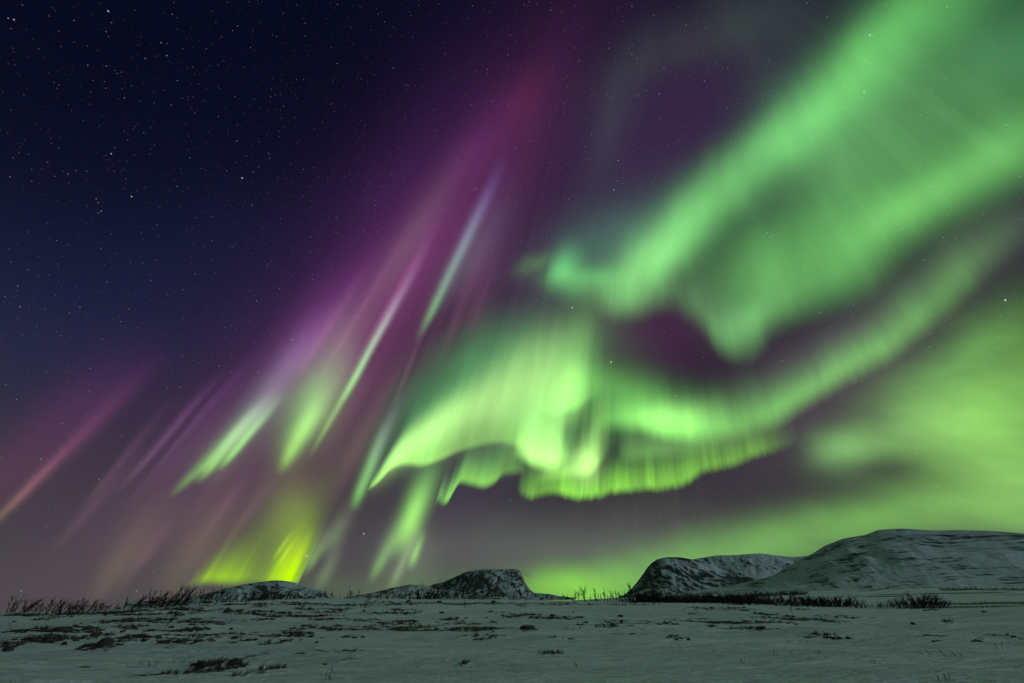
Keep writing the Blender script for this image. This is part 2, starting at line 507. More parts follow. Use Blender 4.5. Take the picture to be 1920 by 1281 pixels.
# --- the great band, upper right
layer('the great band')
glow(1215, 492, 92, 42, 48, (132, 214, 116), 0.82)
glow(1390, 500, 90, 70, 50, (78, 138, 68), 0.6)
glow(1610, 260, 180, 80, 44, (78, 138, 72), 0.6)
glow(1395, 606, 44, 34, 60, (84, 150, 80), 0.6)
glow(1330, 390, 130, 48, 44, (114, 204, 104), 0.74)
glow(1480, 255, 150, 54, 42, (102, 190, 102), 0.6)
glow(1640, 110, 160, 60, 44, (92, 180, 90), 0.55)
glow(1800, -40, 170, 80, 44, (92, 180, 90), 0.5)
curtain([(1020, 520, 0, 30), (1045, 530, .3, 40), (1070, 546, .35, 50), (1105, 552, .35, 60), (1136, 566, .6, 70), (1165, 575, .66, 80), (1195, 574, .55, 80), (1243, 558, .36, 80), (1280, 574, .25, 90), (1318, 606, .3, 100), (1350, 642, .55, 90),
         (1388, 648, .62, 90), (1419, 630, .5, 90), (1450, 594, .42, 110), (1501, 574, .42, 140), (1578, 546, .42, 200), (1645, 492, .46, 220), (1707, 432, .56, 240),
         (1784, 386, .5, 260), (1877, 326, .45, 300), (1950, 280, .4, 300), (2200, 100, 0, 300)],
        (110, 188, 100), (92, 156, 96), w=50, k=1.36, rays=0.16, rscale=9, detail=4, rough=0.62, power=1.5, seed=6)
glow(1056, 498, 40, 24, 70, (84, 180, 96), 0.8)
glow(1090, 520, 60, 26, 0, (84, 170, 84), 0.6)
glow(1000, 490, 34, 15, 30, (66, 110, 46), 0.7)
glow(1140, 440, 130, 60, 20, (70, 120, 96), 0.5)
glow(1700, 395, 130, 46, 30, (104, 180, 86), 0.6)
glow(1520, 470, 150, 70, 30, (84, 150, 70), 0.6)
glow(1890, 300, 110, 60, 30, (90, 160, 80), 0.6)
glow(1560, 180, 200, 40, 48, (80, 150, 60), 0.5)
glow(1920, 70, 120, 90, 0, (72, 140, 84), 0.6)
glow(1150, 230, 130, 40, 70, (46, 62, 56), 0.4)
glow(1330, 70, 200, 50, 25, (50, 66, 44), 0.45)
mottle(5.0, 3.0, 2.5, 0.30, 4.0, 2.0)
# --- green cloud, lower right
layer('green cloud')
glow(1860, 755, 220, 110, 30, (120, 186, 76), 0.8)
glow(1790, 670, 150, 40, 32, (80, 140, 66), 0.6)
glow(1900, 900, 170, 130, 0, (120, 176, 80), 0.75)
glow(1600, 850, 50, 44, 40, (92, 140, 78), 0.6)
glow(1700, 810, 130, 50, 26, (104, 150, 84), 0.5)
glow(1700, 985, 300, 44, 8, (92, 150, 60), 0.7)
glow(1400, 1035, 240, 46, 10, (86, 146, 56), 0.8)
glow(1080, 1108, 90, 34, 0, (112, 182, -10), 0.7)
glow(1200, 1100, 220, 50, 6, (80, 150, 36), 0.8)
mottle(5.0, 9.0, -4.0, 0.42, 9.0)
glow(1582, 842, 34, 46, 60, (90, 146, 70), 0.6)
glow(880, 1112, 330, 40, 0, (58, 104, 34), 0.55)
hole(1672, 893, 66, 28, 6, 0.6)
# --- stars
layer('stars')
def stars(scale, rad, power, k, floor_):
    v = nd('ShaderNodeTexVoronoi', feature='F1', voronoi_dimensions='3D')
    put(v.inputs['Vector'], D0)
    v.inputs['Scale'].default_value = scale
    sep = nd('ShaderNodeSeparateColor')
    NT.links.new(v.outputs['Color'], sep.inputs[0])
    b = M('MULTIPLY_ADD', M('POWER', sep.outputs[0], power), k, floor_)
    d = MR(v.outputs['Distance'], rad, rad * 0.3, kind='SMOOTHSTEP')
    tint = VM('ADD', VM('SCALE', (0.75, 0.1, -0.55), scale=sep.outputs[1]), (0.5, 0.82, 1.35))
    addv(tint, M('MULTIPLY', M('MULTIPLY', b, d), MR(ELEV, 0.0, 0.5, 0.45, 1.0)))


stars(80, 0.085, 4, 0.36, 0.016)
stars(120, 0.115, 4, 0.26, 0.012)
stars(165, 0.15, 4, 0.12, 0.008)
stars(21, 0.026, 6, 1.5, 0.06)
for x, y, k in [(1885, 563, 1.2), (203, 21, .7), (1631, 66, .6), (1620, 172, .5), (1438, 437, .16), (1432, 446, .12), (1444, 444, .2), (1440, 453, .1), (1449, 441, .1), (1146, 679, .6), (1073, 577, .5),
                (26, 37, .5), (454, 334, .5), (40, 1108, .2), (256, 1108, .2), (575, 1043, .5), (682, 1001, .5), (268, 880, .0)]:
    if k:
        addv((0.85, 0.95, 1.15), M('MULTIPLY', gauss_value(x, y, 1.2, 1.2, 0, False), k))

REACH.clear()
flush()
surf = LAYERS[0]
for l in LAYERS[1:]:
    n = nd('ShaderNodeAddShader')
    put(n.inputs[0], surf); put(n.inputs[1], l)
    surf = n.outputs[0]
out = nd('ShaderNodeOutputWorld')
NT.links.new(surf, out.inputs['Surface'])

# ------------------------------------------------------------------ helpers for the land
COL = S.collection
rng = random.Random(7)


def tag(o, label=None, cat=None, group=None, kind=None):
    for k, v in (('label', label), ('category', cat), ('group', group), ('kind', kind)):
        if v:
            o[k] = v
    return o


def mesh_obj(name, verts, faces, mat, parent=None, smooth=True):
    me = bpy.data.meshes.new(name)
    me.from_pydata([tuple(v) for v in verts], [], faces)
    me.materials.append(mat)
    if smooth:
        me.shade_smooth()
    o = bpy.data.objects.new(name, me)
    COL.objects.link(o)
    if parent:
        o.parent = parent
    return o


def _hash(ix, iy, seed):
    n = (ix.astype(np.int64) * 374761393 + iy.astype(np.int64) * 668265263 + seed * 1442695041) & 0xffffffff
    n = ((n ^ (n >> 13)) * 1274126177) & 0xffffffff
    n = n ^ (n >> 16)
    return (n & 0xffff) / 32767.5 - 1.0


def vnoise(x, y, seed=0):
    x = np.asarray(x, float); y = np.asarray(y, float)
    ix, iy = np.floor(x), np.floor(y)
    fx, fy = x - ix, y - iy
    fx = fx * fx * fx * (fx * (fx * 6 - 15) + 10); fy = fy * fy * fy * (fy * (fy * 6 - 15) + 10)
    a, b = _hash(ix, iy, seed), _hash(ix + 1, iy, seed)
    c, d = _hash(ix, iy + 1, seed), _hash(ix + 1, iy + 1, seed)
    return (a + (b - a) * fx) * (1 - fy) + (c + (d - c) * fx) * fy


def fbm(x, y, oct=4, seed=0, gain=0.5):
    s, a, t = 0, 1.0, 0
    for i in range(oct):
        s = s + a * vnoise(x, y, seed + i * 17)
        t += a; a *= gain
        x, y = x * 1.93 + 11.3, y * 1.93 + 4.7
    return s / t


def ae(px, py):
    """azimuth and tangent of the elevation of a photograph pixel"""
    d = ray(px, py)
    return math.atan2(d.x, d.y), d.z / math.hypot(d.x, d.y)


# crest of the near snowfield: (pixel, pixel, metres away)
CREST = [(-60, 1154, 60), (0, 1151, 60), (100, 1150, 62), (180, 1145, 64), (230, 1141, 66), (330, 1136, 70), (420, 1129, 82), (520, 1124, 100), (640, 1122, 130),
         (760, 1123, 150), (1000, 1125, 150), (1100, 1128, 140), (1180, 1130, 130), (1300, 1131, 120), (1400, 1134, 112), (1500, 1138, 104), (1640, 1142, 96), (1760, 1142, 92), (1860, 1140, 90), (1980, 1137, 90)]
_c = [ae(a, b) + (r,) for a, b, r in CREST]
C_AZ = np.array([c[0] for c in _c]); C_R = np.array([c[2] for c in _c])
C_Z = np.array([EYE + c[2] * c[1] for c in _c])
# how the land goes on beyond the crest: tangent of the elevation 700 m out
FAR = [(-60, 1158), (300, 1146), (640, 1132), (900, 1130), (1060, 1127), (1160, 1121), (1240, 1117), (1400, 1112), (1600, 1106), (1800, 1101), (1980, 1098)]
_f = [ae(a, b) for a, b in FAR]
F_AZ = np.array([f[0] for f in _f]); F_T = np.array([f[1] for f in _f])


def smooth(t):
    t = np.clip(t, 0, 1)
    return t * t * (3 - 2 * t)


def terrain(x, y):
    x = np.asarray(x, float); y = np.asarray(y, float)
    rho = np.hypot(x, y) + 1e-6
    az = np.arctan2(x, y)
    back = smooth((np.abs(az) - 1.0) / 0.9)
    rc = np.interp(az, C_AZ, C_R); zc = np.interp(az, C_AZ, C_Z)
    rc = rc + (90 - rc) * back; zc = zc * (1 - back)
    t = rho / rc
    near = zc * smooth((t - 0.1) / 0.9) ** 1.15
    und = 0.32 * fbm(x / 13, y / 11, 3, 5) + 0.10 * fbm(x / 3.6, y / 2.7, 3, 9)
    ripple = 0.055 * fbm(x * 0.55 + 0.35 * y, y * 1.9 - 0.2 * x, 3, 21)
    ridge = 0.11 * (1 - np.abs(fbm(x / 9 + y / 40, y / 3.2, 2, 33)) * 2.2)
    keep = 1 - smooth((t - 0.55) / 0.4)
    near = near + (und + ridge * smooth((rho - 9) / 12)) * (0.25 + 0.75 * keep) * smooth((t - 0.04) * 6) * np.where(t > 0.97, 0.4, 1) + ripple
    # beyond the crest
    ft = np.interp(az, F_AZ, F_T)
    zf = EYE + 700 * ft
    zf = zf * (1 - back) - 3 * back
    u = (rho - rc) / (700 - rc)
    dip = -np.clip((rho - rc) / 30, 0, 1) ** 1.0 * 1.4 * smooth((1.0 - u) / 0.7)
    beyond = zc + (zf - zc) * np.clip(u, 0, 1) ** 1.6 + dip + 0.5 * fbm(x / 60, y / 40, 3, 3) * smooth(u * 3)
    out = np.where(rho < rc, near, beyond)
    return out


def hit(px, py, far=400):
    """where the ray through a pixel meets the ground (else the crest at that azimuth)"""
    az, te = ae(px, py)
    r = np.concatenate([np.linspace(6, 60, 900), np.linspace(60.1, far, 1700)])
    z = terrain(r * math.sin(az), r * math.cos(az))
    below = (EYE + r * te) <= z
    if below.any():
        rr = float(r[int(np.argmax(below))])
    else:
        rr = float(np.interp(az, C_AZ, C_R))
    x, y = rr * math.sin(az), rr * math.cos(az)
    return Vector((x, y, float(terrain(x, y)))), rr


# ------------------------------------------------------------------ materials
def material(name):
    m = bpy.data.materials.new(name)
    m.use_nodes = True
    t = m.node_tree
    t.nodes.clear()
    o = t.nodes.new('ShaderNodeOutputMaterial')
    b = t.nodes.new('ShaderNodeBsdfPrincipled')
    t.links.new(b.outputs[0], o.inputs[0])
    return m, t, b


class G:
    """small helper to write material graphs"""
    def __init__(self, t):
        self.t = t

    def n(self, kind, ins=(), **kw):
        n = self.t.nodes.new(kind)
        for k, v in kw.items():
            setattr(n, k, v)
        for k, v in dict(ins).items():
            if isinstance(v, bpy.types.NodeSocket):
                self.t.links.new(v, n.inputs[k])
            else:
                n.inputs[k].default_value = v
        return n

    def noise(self, vec, scale, detail=4, rough=0.55, dist=0.0):
        return self.n('ShaderNodeTexNoise', {'Vector': vec, 'Scale': scale, 'Detail': detail, 'Roughness': rough, 'Distortion': dist}).outputs[0]

    def map(self, vec, scale=(1, 1, 1), rot=(0, 0, 0)):
        return self.n('ShaderNodeMapping', {'Vector': vec, 'Scale': scale, 'Rotation': rot}).outputs[0]

    def m(self, op, a, b=0.0, c=0.0):
        return self.n('ShaderNodeMath', {0: a, 1: b, 2: c}, operation=op).outputs[0]

    def ramp(self, v, lo, hi):
        n = self.n('ShaderNodeMapRange', {0: v, 1: lo, 2: hi}, interpolation_type='SMOOTHSTEP')
        return n.outputs[0]

    def mix(self, f, a, b):
        n = self.n('ShaderNodeMix', data_type='RGBA')
        for k, v in ((0, f), (6, a), (7, b)):
            if isinstance(v, bpy.types.NodeSocket):
                self.t.links.new(v, n.inputs[k])
            else:
                n.inputs[k].default_value = v if k == 0 else (*v, 1)
        return n.outputs[2]


SNOW = (0.74, 0.78, 0.82)


def ground_material():
    m, t, b = material('wind_packed_snow')
    g = G(t)
    pos = g.n('ShaderNodeNewGeometry').outputs['Position']
    bare = g.n('ShaderNodeAttribute', attribute_name='bare').outputs['Fac']
    a = g.noise(g.map(pos, (0.9, 1.3, 1)), 1.0, 6, 0.68)
    f = g.noise(g.map(pos, (4.0, 5.5, 3)), 1.0, 4, 0.6)
    k = g.m('ADD', bare, g.m('MULTIPLY_ADD', a, 2.0, -1.0))
    k = g.m('ADD', k, g.m('MULTIPLY_ADD', f, 1.5, -0.75))
    mask = g.ramp(k, 0.52, 0.66)
    drift = g.noise(g.map(pos, (0.10, 0.32, 1), (0, 0, 0.2)), 1.0, 4, 0.55)
    snow = g.mix(g.ramp(drift, 0.35, 0.7), (0.56, 0.63, 0.68), (0.80, 0.84, 0.86))
    crust = g.noise(g.map(pos, (6, 14, 6), (0, 0, 0.2)), 1.0, 5, 0.7)
    snow = g.mix(g.ramp(crust, 0.3, 0.75), g.mix(0.5, snow, (0.52, 0.57, 0.60)), snow)
    heath = g.mix(f, (0.012, 0.010, 0.009), (0.050, 0.038, 0.028))
    t.links.new(g.mix(mask, snow, heath), b.inputs['Base Color'])
    b.inputs['Roughness'].default_value = 0.7
    b.inputs['Specular IOR Level'].default_value = 0.25
    s1 = g.noise(g.map(pos, (0.8, 3.0, 1), (0, 0, 0.25)), 1.0, 5, 0.6)
    s2 = g.noise(g.map(pos, (5, 11, 4), (0, 0, 0.25)), 1.0, 4, 0.65)
    s3 = g.noise(g.map(pos, (0.22, 0.9, 1), (0, 0, -0.12)), 1.0, 4, 0.55)
    h = g.m('ADD', g.m('MULTIPLY', s1, 0.42), g.m('MULTIPLY_ADD', s2, 0.12, g.m('MULTIPLY', s3, 0.9)))
    h = g.m('ADD', h, g.m('MULTIPLY', mask, g.m('MULTIPLY', f, 0.12)))
    t.links.new(g.n('ShaderNodeBump', {'Height': h, 'Strength': 0.9, 'Distance': 1.0}).outputs[0], b.inputs['Normal'])
    return m


def mountain_material(name, streak, cover, rot, rock, size, amount=1.0, relief=0.8):
    """snow over rock: uv are metres across and up the slope; streak = stretch of the bands along the contour"""
    m, t, b = material(name)
    g = G(t)
    uv = g.n('ShaderNodeUVMap', uv_map='slope').outputs[0]
    wv = g.noise(g.map(uv, (1 / (size * 12), 1 / (size * 9), 1)), 1.0, 3, 0.5)
    bend = g.n('ShaderNodeVectorMath', {0: uv, 1: g.n('ShaderNodeCombineXYZ', {1: g.m('MULTIPLY_ADD', wv, size * 7, -size * 3.5)}).outputs[0]}, operation='ADD').outputs[0]
    p1 = g.map(g.map(bend, (1, 1, 1), (0, 0, -rot)), (1 / (size * streak), 1 / size, 1))
    p2 = g.map(g.map(bend, (1, 1, 1), (0, 0, -rot * 0.8)), (2.7 / (size * streak), 2.9 / size, 1))
    p3 = g.map(g.map(uv, (1, 1, 1), (0, 0, -rot * 0.5 - 0.3)), (1 / (size * 2.0), 1 / (size * 7), 1))
    a = g.noise(p1, 1.0, 6, 0.62, 0.6)
    c = g.noise(p2, 1.0, 5, 0.65, 0.4)
    big = g.noise(g.map(uv, (1 / (size * 14), 1 / (size * 10), 1)), 1.0, 3, 0.5)
    gul = g.noise(p3, 1.0, 5, 0.6, 0.3)
    at = g.n('ShaderNodeAttribute', attribute_name='bare').outputs['Fac']
    k = g.m('ADD', g.m('MULTIPLY_ADD', a, 0.62, g.m('MULTIPLY', c, 0.25)), g.m('MULTIPLY_ADD', big, 0.42, g.m('MULTIPLY', gul, 0.28)))
    k = g.m('ADD', k, at)
    mask = g.m('MULTIPLY', g.ramp(k, cover, cover + 0.10), amount)
    fine = g.noise(g.map(uv, (12 / size, 14 / size, 1)), 1.0, 3, 0.6)
    snow = g.mix(g.ramp(g.m('MULTIPLY_ADD', gul, 0.5, g.m('MULTIPLY', a, 0.5)), 0.35, 0.65), (0.46, 0.52, 0.61), (0.66, 0.71, 0.78))
    rk = g.mix(fine, tuple(c * 1.4 for c in rock), tuple(c * 5.0 for c in rock))
    t.links.new(g.mix(mask, snow, rk), b.inputs['Base Color'])
    b.inputs['Roughness'].default_value = 0.9
    b.inputs['Specular IOR Level'].default_value = 0.04
    h = g.m('ADD', g.m('MULTIPLY', a, size * 0.5), g.m('MULTIPLY_ADD', c, size * 0.2, g.m('MULTIPLY', gul, size * 0.8)))
    t.links.new(g.n('ShaderNodeBump', {'Height': h, 'Strength': relief, 'Distance': 1.0}).outputs[0], b.inputs['Normal'])
    return m


def plain(name, c0, c1, scale, rough=0.85, bump=0.0):
    m, t, b = material(name)
    g = G(t)
    pos = g.n('ShaderNodeTexCoord').outputs['Object']
    a = g.noise(pos, scale, 5, 0.6)
    t.links.new(g.mix(g.ramp(a, 0.3, 0.7), c0, c1), b.inputs['Base Color'])
    b.inputs['Roughness'].default_value = rough
    b.inputs['Specular IOR Level'].default_value = 0.2
    if bump:
        t.links.new(g.n('ShaderNodeBump', {'Height': a, 'Strength': 0.8, 'Distance': bump}).outputs[0], b.inputs['Normal'])
    return m


def rock_material():
    m, t, b = material('dark_stone_with_snow')
    g = G(t)
    pos = g.n('ShaderNodeTexCoord').outputs['Object']
    a = g.noise(pos, 6.0, 6, 0.65)
    nz_ = g.n('ShaderNodeSeparateXYZ', {0: g.n('ShaderNodeNewGeometry').outputs['Normal']}).outputs[2]
    k = g.ramp(g.m('MULTIPLY_ADD', a, 0.8, g.m('MULTIPLY', nz_, 0.55)), 0.92, 1.02)
    stone = g.mix(a, (0.010, 0.010, 0.010), (0.045, 0.042, 0.038))
    t.links.new(g.mix(k, stone, (0.6, 0.65, 0.7)), b.inputs['Base Color'])
    b.inputs['Roughness'].default_value = 0.85
    t.links.new(g.n('ShaderNodeBump', {'Height': a, 'Strength': 0.7, 'Distance': 0.05}).outputs[0], b.inputs['Normal'])
    return m


M_TWIG = plain('birch_twig', (0.010, 0.008, 0.007), (0.030, 0.023, 0.018), 5)
M_BARK = plain('birch_bark', (0.015, 0.012, 0.010), (0.055, 0.045, 0.038), 7)
M_RED = plain('reddish_twig', (0.05, 0.018, 0.012), (0.10, 0.045, 0.030), 7)
M_HEATH = plain('frozen_heath', (0.014, 0.010, 0.008), (0.060, 0.044, 0.030), 4)
M_ROCK = rock_material()

# ------------------------------------------------------------------ ground
PATCHES = [(40, 1196, 45, 6), (60, 1205, 60, 5), (20, 1213, 34, 4), (140, 1184, 70, 5), (150, 1196, 60, 5), (260, 1196, 40, 4), (300, 1200, 40, 3), (335, 1206, 40, 4),
           (240, 1182, 30, 3), (110, 1179, 50, 4), (60, 1184, 40, 3), (210, 1167, 40, 3), (270, 1163, 50, 4), (340, 1165, 60, 4), (400, 1169, 50, 3), (430, 1192, 60, 4),
           (445, 1203, 40, 3), (370, 1180, 30, 3), (230, 1154, 40, 2), (290, 1152, 40, 2), (340, 1151, 30, 2), (80, 1154, 40, 2), (120, 1153, 40, 3), (190, 1212, 40, 4),
           (160, 1253, 26, 2), (440, 1238, 60, 3), (390, 1247, 34, 5), (310, 1268, 60, 3), (420, 1258, 50, 3), (470, 1266, 34, 2),
           (540, 1133, 60, 2), (620, 1134, 80, 2), (740, 1131, 60, 3), (860, 1132, 80, 2), (930, 1132, 60, 2), (500, 1153, 70, 5), (560, 1157, 80, 3), (640, 1161, 30, 2),
           (700, 1150, 25, 3), (745, 1151, 40, 2), (745, 1167, 40, 4), (690, 1163, 40, 2), (840, 1162, 40, 2), (640, 1181, 90, 2), (720, 1182, 90, 2), (830, 1182, 130, 3), (930, 1181, 60, 3),
           (530, 1194, 80, 2), (560, 1193, 30, 3), (590, 1222, 34, 2), (650, 1222, 34, 2), (560, 1228, 12, 2), (655, 1238, 22, 2), (870, 1246, 10, 1.5), (510, 1256, 24, 3),
           (980, 1155, 40, 3), (1050, 1158, 60, 3), (1010, 1160, 20, 2), (1130, 1173, 60, 2), (1180, 1170, 50, 2), (1230, 1169, 40, 2), (1300, 1150, 15, 1.5), (1340, 1167, 80, 2.5),
           (1430, 1166, 60, 4), (1340, 1142, 60, 3), (1380, 1143, 40, 2), (1400, 1179, 60, 2), (1030, 1226, 26, 2), (1000, 1131, 60, 2), (1060, 1133, 60, 3), (1180, 1133, 60, 2),
           (1480, 1160, 80, 3), (1580, 1158, 60, 2), (1460, 1167, 40, 2), (1550, 1198, 50, 1.5), (1880, 1195, 50, 2), (1830, 1204, 10, 2), (1263, 1194, 10, 1.5), (985, 1182, 20, 3)]
_pr = random.Random(11)
for _ in range(120):                      # thin scattered streaks of heath between them
    yy = 1128 + 78 * _pr.random() ** 1.5
    xx = _pr.choice((_pr.uniform(0, 1920), _pr.uniform(0, 1000), _pr.uniform(0, 700)))
    PATCHES.append((xx, max(yy, float(np.interp(xx, [0, 200, 420, 650, 1200, 1500, 1920], [1156, 1150, 1135, 1127, 1136, 1143, 1147]))), _pr.uniform(8, 44), _pr.uniform(.6, 1.6)))
P_W = []
for px, py, hw, hh in PATCHES:
    p, r = hit(px, py)
    az = math.atan2(p.x, p.y)
    da = abs(ae(px + hw, py)[0] - ae(px - hw, py)[0]) / 2
    r0, r1 = hit(px, py + hh)[1], hit(px, py - hh)[1]
    P_W.append((az, r, da if hw < 80 else da * 1.1, min(max((r1 - r0) * .36, 0.012 * r), 0.11 * r)))

az_f = np.linspace(-1.02, 1.02, 760)
az_b = np.linspace(1.02, 2 * math.pi - 1.02, 60)[1:-1]
AZ = np.concatenate([az_f, az_b])
RHO = np.concatenate([np.geomspace(2.5, 9, 14, endpoint=False), np.geomspace(9, 200, 330, endpoint=False), np.geomspace(200, 900, 50, endpoint=False), np.geomspace(900, 40000, 26)])
A_, R_ = np.meshgrid(AZ, RHO)
X_, Y_ = R_ * np.sin(A_), R_ * np.cos(A_)
Z_ = terrain(X_, Y_)
ft_ = np.interp(A_, F_AZ, F_T)
Z_ = np.where((R_ > 700) & (A_ < 1.1) & (A_ > -1.1), np.minimum(Z_, EYE + R_ * (ft_ - 0.001)), Z_)
bare = np.zeros_like(Z_)
for (a, r, da, dr), pt in zip(P_W, PATCHES):
    rw = r + dr * 0.9 * vnoise(A_ * 9 / da * 0.35, A_ * 0, 77)          # no patch is a clean ellipse
    q = ((A_ - a) / da) ** 2 + ((R_ - rw) / dr) ** 2
    bare = np.maximum(bare, (0.85 if pt[2] >= 80 else 0.62) * np.exp(-0.55 * q ** 1.3))
# scattered bare crumbs, thicker on the left and along the crest
wild = fbm(X_ / 7, Y_ / 5, 4, 51)
zone = 0.10 * smooth((-0.15 - A_) / 0.4) * smooth((R_ - 16) / 10) + 0.06 * smooth((R_ - 35) / 30)
bare = np.maximum(bare, np.clip((wild - 0.10) * 1.4, 0, 1) * zone * 5)
bare = np.where(R_ > 160, np.clip((fbm(X_ / 40, Y_ / 26, 4, 71) - 0.05) * 2.2, 0, 0.75), bare)
Z_ = Z_ + 0.05 * np.clip(bare, 0, 1) * np.where(R_ < 160, 1, 0)
na, nr = len(AZ), len(RHO)
verts = np.stack([X_.ravel(), Y_.ravel(), Z_.ravel()], 1)
verts = np.vstack([verts, [[0, 0, float(terrain(0, 0.01))]]])
faces = []
for i in range(nr - 1):
    b0, b1 = i * na, (i + 1) * na
    for j in range(na):
        k = (j + 1) % na
        faces.append((b0 + j, b1 + j, b1 + k, b0 + k))
for j in range(na):
    faces.append((na * nr, j, (j + 1) % na))
ground = mesh_obj('ground', verts, faces, ground_material())
at = ground.data.attributes.new('bare', 'FLOAT', 'POINT')
at.data.foreach_set('value', np.concatenate([bare.ravel(), [0]]).astype(np.float32))
tag(ground, 'wind packed snow plain with bare heath patches, reaching to the mountains', 'snowfield', kind='structure')


# ------------------------------------------------------------------ mountains and hills
def massif(name, label, cat, ridge, dist, front, mat, rough, seed, base=-12, power=0.8, back=1.5, cols=320, rows=90, bare_fn=None):
    """a hill whose skyline runs through the given pixels at the given distance, with a real slope in front and behind"""
    rd = [ae(a, b) for a, b in ridge]
    a0, a1 = rd[0][0], rd[-1][0]
    az = np.linspace(a0, a1, cols)
    te = np.interp(az, [r[0] for r in rd], [r[1] for r in rd])
    k = np.array([0.25, 0.5, 0.25])
    for _ in range(2):
        te[1:-1] = np.convolve(te, k, 'valid')
    d = np.interp(az, [a0, a1], dist) if isinstance(dist, tuple) else np.full(cols, float(dist))
    f = np.interp(az, [a0, a1], front) if isinstance(front, tuple) else np.full(cols, float(front))
    v = np.concatenate([np.linspace(0, 1, rows), 1 + np.linspace(0, 1, 22)[1:]])
    V = v[:, None]
    rho = np.where(V <= 1, f + (d - f) * V, d + (V - 1) * back * (d - f))
    tb = (base - EYE) / f
    te_v = tb + (te - tb) * np.clip(V, 0, 1) ** power
    z = EYE + rho * te_v
    ztop = EYE + d * te
    z = np.where(V > 1, ztop + (base - ztop) * smooth(V - 1) ** 0.8, z)
    x, y = rho * np.sin(az)[None, :], rho * np.cos(az)[None, :]
    lat = az[None, :] * d[None, :] + 0 * rho
    slope = (rho - f) * 0.06 + (z - base) * 1.1
    env = np.sin(np.clip(V, 0, 2) / 2 * math.pi) ** 0.7 * np.clip((z - base) / max(1.0, float((ztop - base).max()) * 0.4), 0, 1)
    sc = rough * 5
    hgt = fbm(lat / sc, slope / (sc * 1.4), 5, seed) + 0.6 * (0.4 - np.abs(fbm(lat / (sc * 0.9) + slope / (sc * 3), slope / (sc * 2.5), 4, seed + 5)))
    edge = np.where(V <= 1, 1 - 0.93 * np.clip(V, 0, 1) ** 6, 0.4)
    z = z + rough * hgt * env * edge
    nv, nc = len(v), cols
    vs = np.stack([x.ravel(), y.ravel(), z.ravel()], 1)
    fs = [(i * nc + j, i * nc + j + 1, (i + 1) * nc + j + 1, (i + 1) * nc + j) for i in range(nv - 1) for j in range(nc - 1)]
    o = mesh_obj(name, vs, fs, mat)
    uvl = o.data.uv_layers.new(name='slope')
    uv = np.stack([lat.ravel(), slope.ravel()], 1)
    idx = np.array(fs).ravel()
    uvl.data.foreach_set('uv', uv[idx].astype(np.float32).ravel())
    b = np.zeros_like(z) if bare_fn is None else bare_fn(az[None, :] + 0 * z, np.clip(V, 0, 1) + 0 * z)
    at = o.data.attributes.new('bare', 'FLOAT', 'POINT')
    at.data.foreach_set('value', b.ravel().astype(np.float32))
    return tag(o, label, cat, kind='structure')


massif('hill', 'low rounded snowy hill with dark rock bands under the yellow light', 'hill',
       [(225, 1150), (285, 1137), (330, 1127), (400, 1111), (440, 1100), (480, 1092), (515, 1088), (540, 1090), (575, 1098), (600, 1108), (625, 1117), (650, 1125)],
       900, 330, mountain_material('snowy_hill', 3.0, 0.745, -0.30, (0.012, 0.012, 0.014), 5.0), 9, 3, base=-10)
massif('mountain', 'flat topped snowy mountain with a cliff at its right end', 'mountain',
       [(735, 1124), (780, 1110), (810, 1097), (832, 1091), (855, 1081), (875, 1072), (900, 1069), (950, 1068), (970, 1067.5), (976, 1071), (979, 1081), (985, 1093), (993, 1105), (1002, 1112), (1030, 1114), (1050, 1118), (1075, 1121)],
       5600, 3200, mountain_material('craggy_mountain', 1.9, 0.715, 0.65, (0.010, 0.011, 0.016), 36), 70, 11, base=-20, power=0.7, cols=420)
massif('hill', 'long gentle snowy hill in front of the flat topped mountain', 'hill',
       [(632, 1124), (660, 1119), (700, 1111), (735, 1103), (765, 1097), (790, 1098), (830, 1106), (870, 1114), (920, 1119), (1000, 1122)],
       3000, 1500, mountain_material('scrubby_hill', 2.0, 0.745, 0.4, (0.012, 0.012, 0.015), 16), 24, 17, base=-16)
massif('mountain', 'snowy ridge closing the valley behind the rocky spur', 'mountain',
       [(1258, 1085), (1272, 1064), (1290, 1051), (1340, 1042), (1380, 1041), (1425, 1038), (1450, 1041), (1490, 1045), (1520, 1042), (1560, 1032), (1640, 1030), (1700, 1060)],
       6800, 4400, mountain_material('valley_ridge', 2.6, 0.80, -0.6, (0.012, 0.013, 0.020), 55), 80, 23, base=-20, power=0.75)
massif('mountain', 'steep rocky spur with dark strata at the left of the valley', 'mountain',
       [(1158, 1121), (1172, 1114), (1186, 1102), (1202, 1082), (1214, 1064), (1222, 1056), (1232, 1049), (1252, 1045), (1275, 1045), (1300, 1049), (1340, 1060), (1380, 1074), (1430, 1090), (1500, 1104), (1580, 1112)],
       4200, 2400, mountain_material('rocky_spur', 4.5, 0.72, -0.42, (0.010, 0.011, 0.016), 26), 55, 31, base=-16, power=0.75, cols=420)
massif('hill', 'broad smooth snowy hill with thin dark ledges', 'hill',
       [(1190, 1121), (1260, 1115), (1330, 1104), (1400, 1092), (1450, 1079), (1478, 1063), (1505, 1047), (1522, 1039), (1545, 1024), (1580, 1010), (1622, 1003), (1645, 994), (1665, 992), (1690, 991), (1720, 993),
        (1760, 995), (1800, 994), (1850, 995), (1920, 1000), (2050, 1012), (2250, 1040), (2600, 1120)],
       (2200, 1300), (620, 330), mountain_material('ledged_hill', 10.0, 0.79, 0.05, (0.014, 0.014, 0.018), 4.6, 1.0, 0.5), 10, 41, base=-6, power=0.92, cols=520, rows=130)

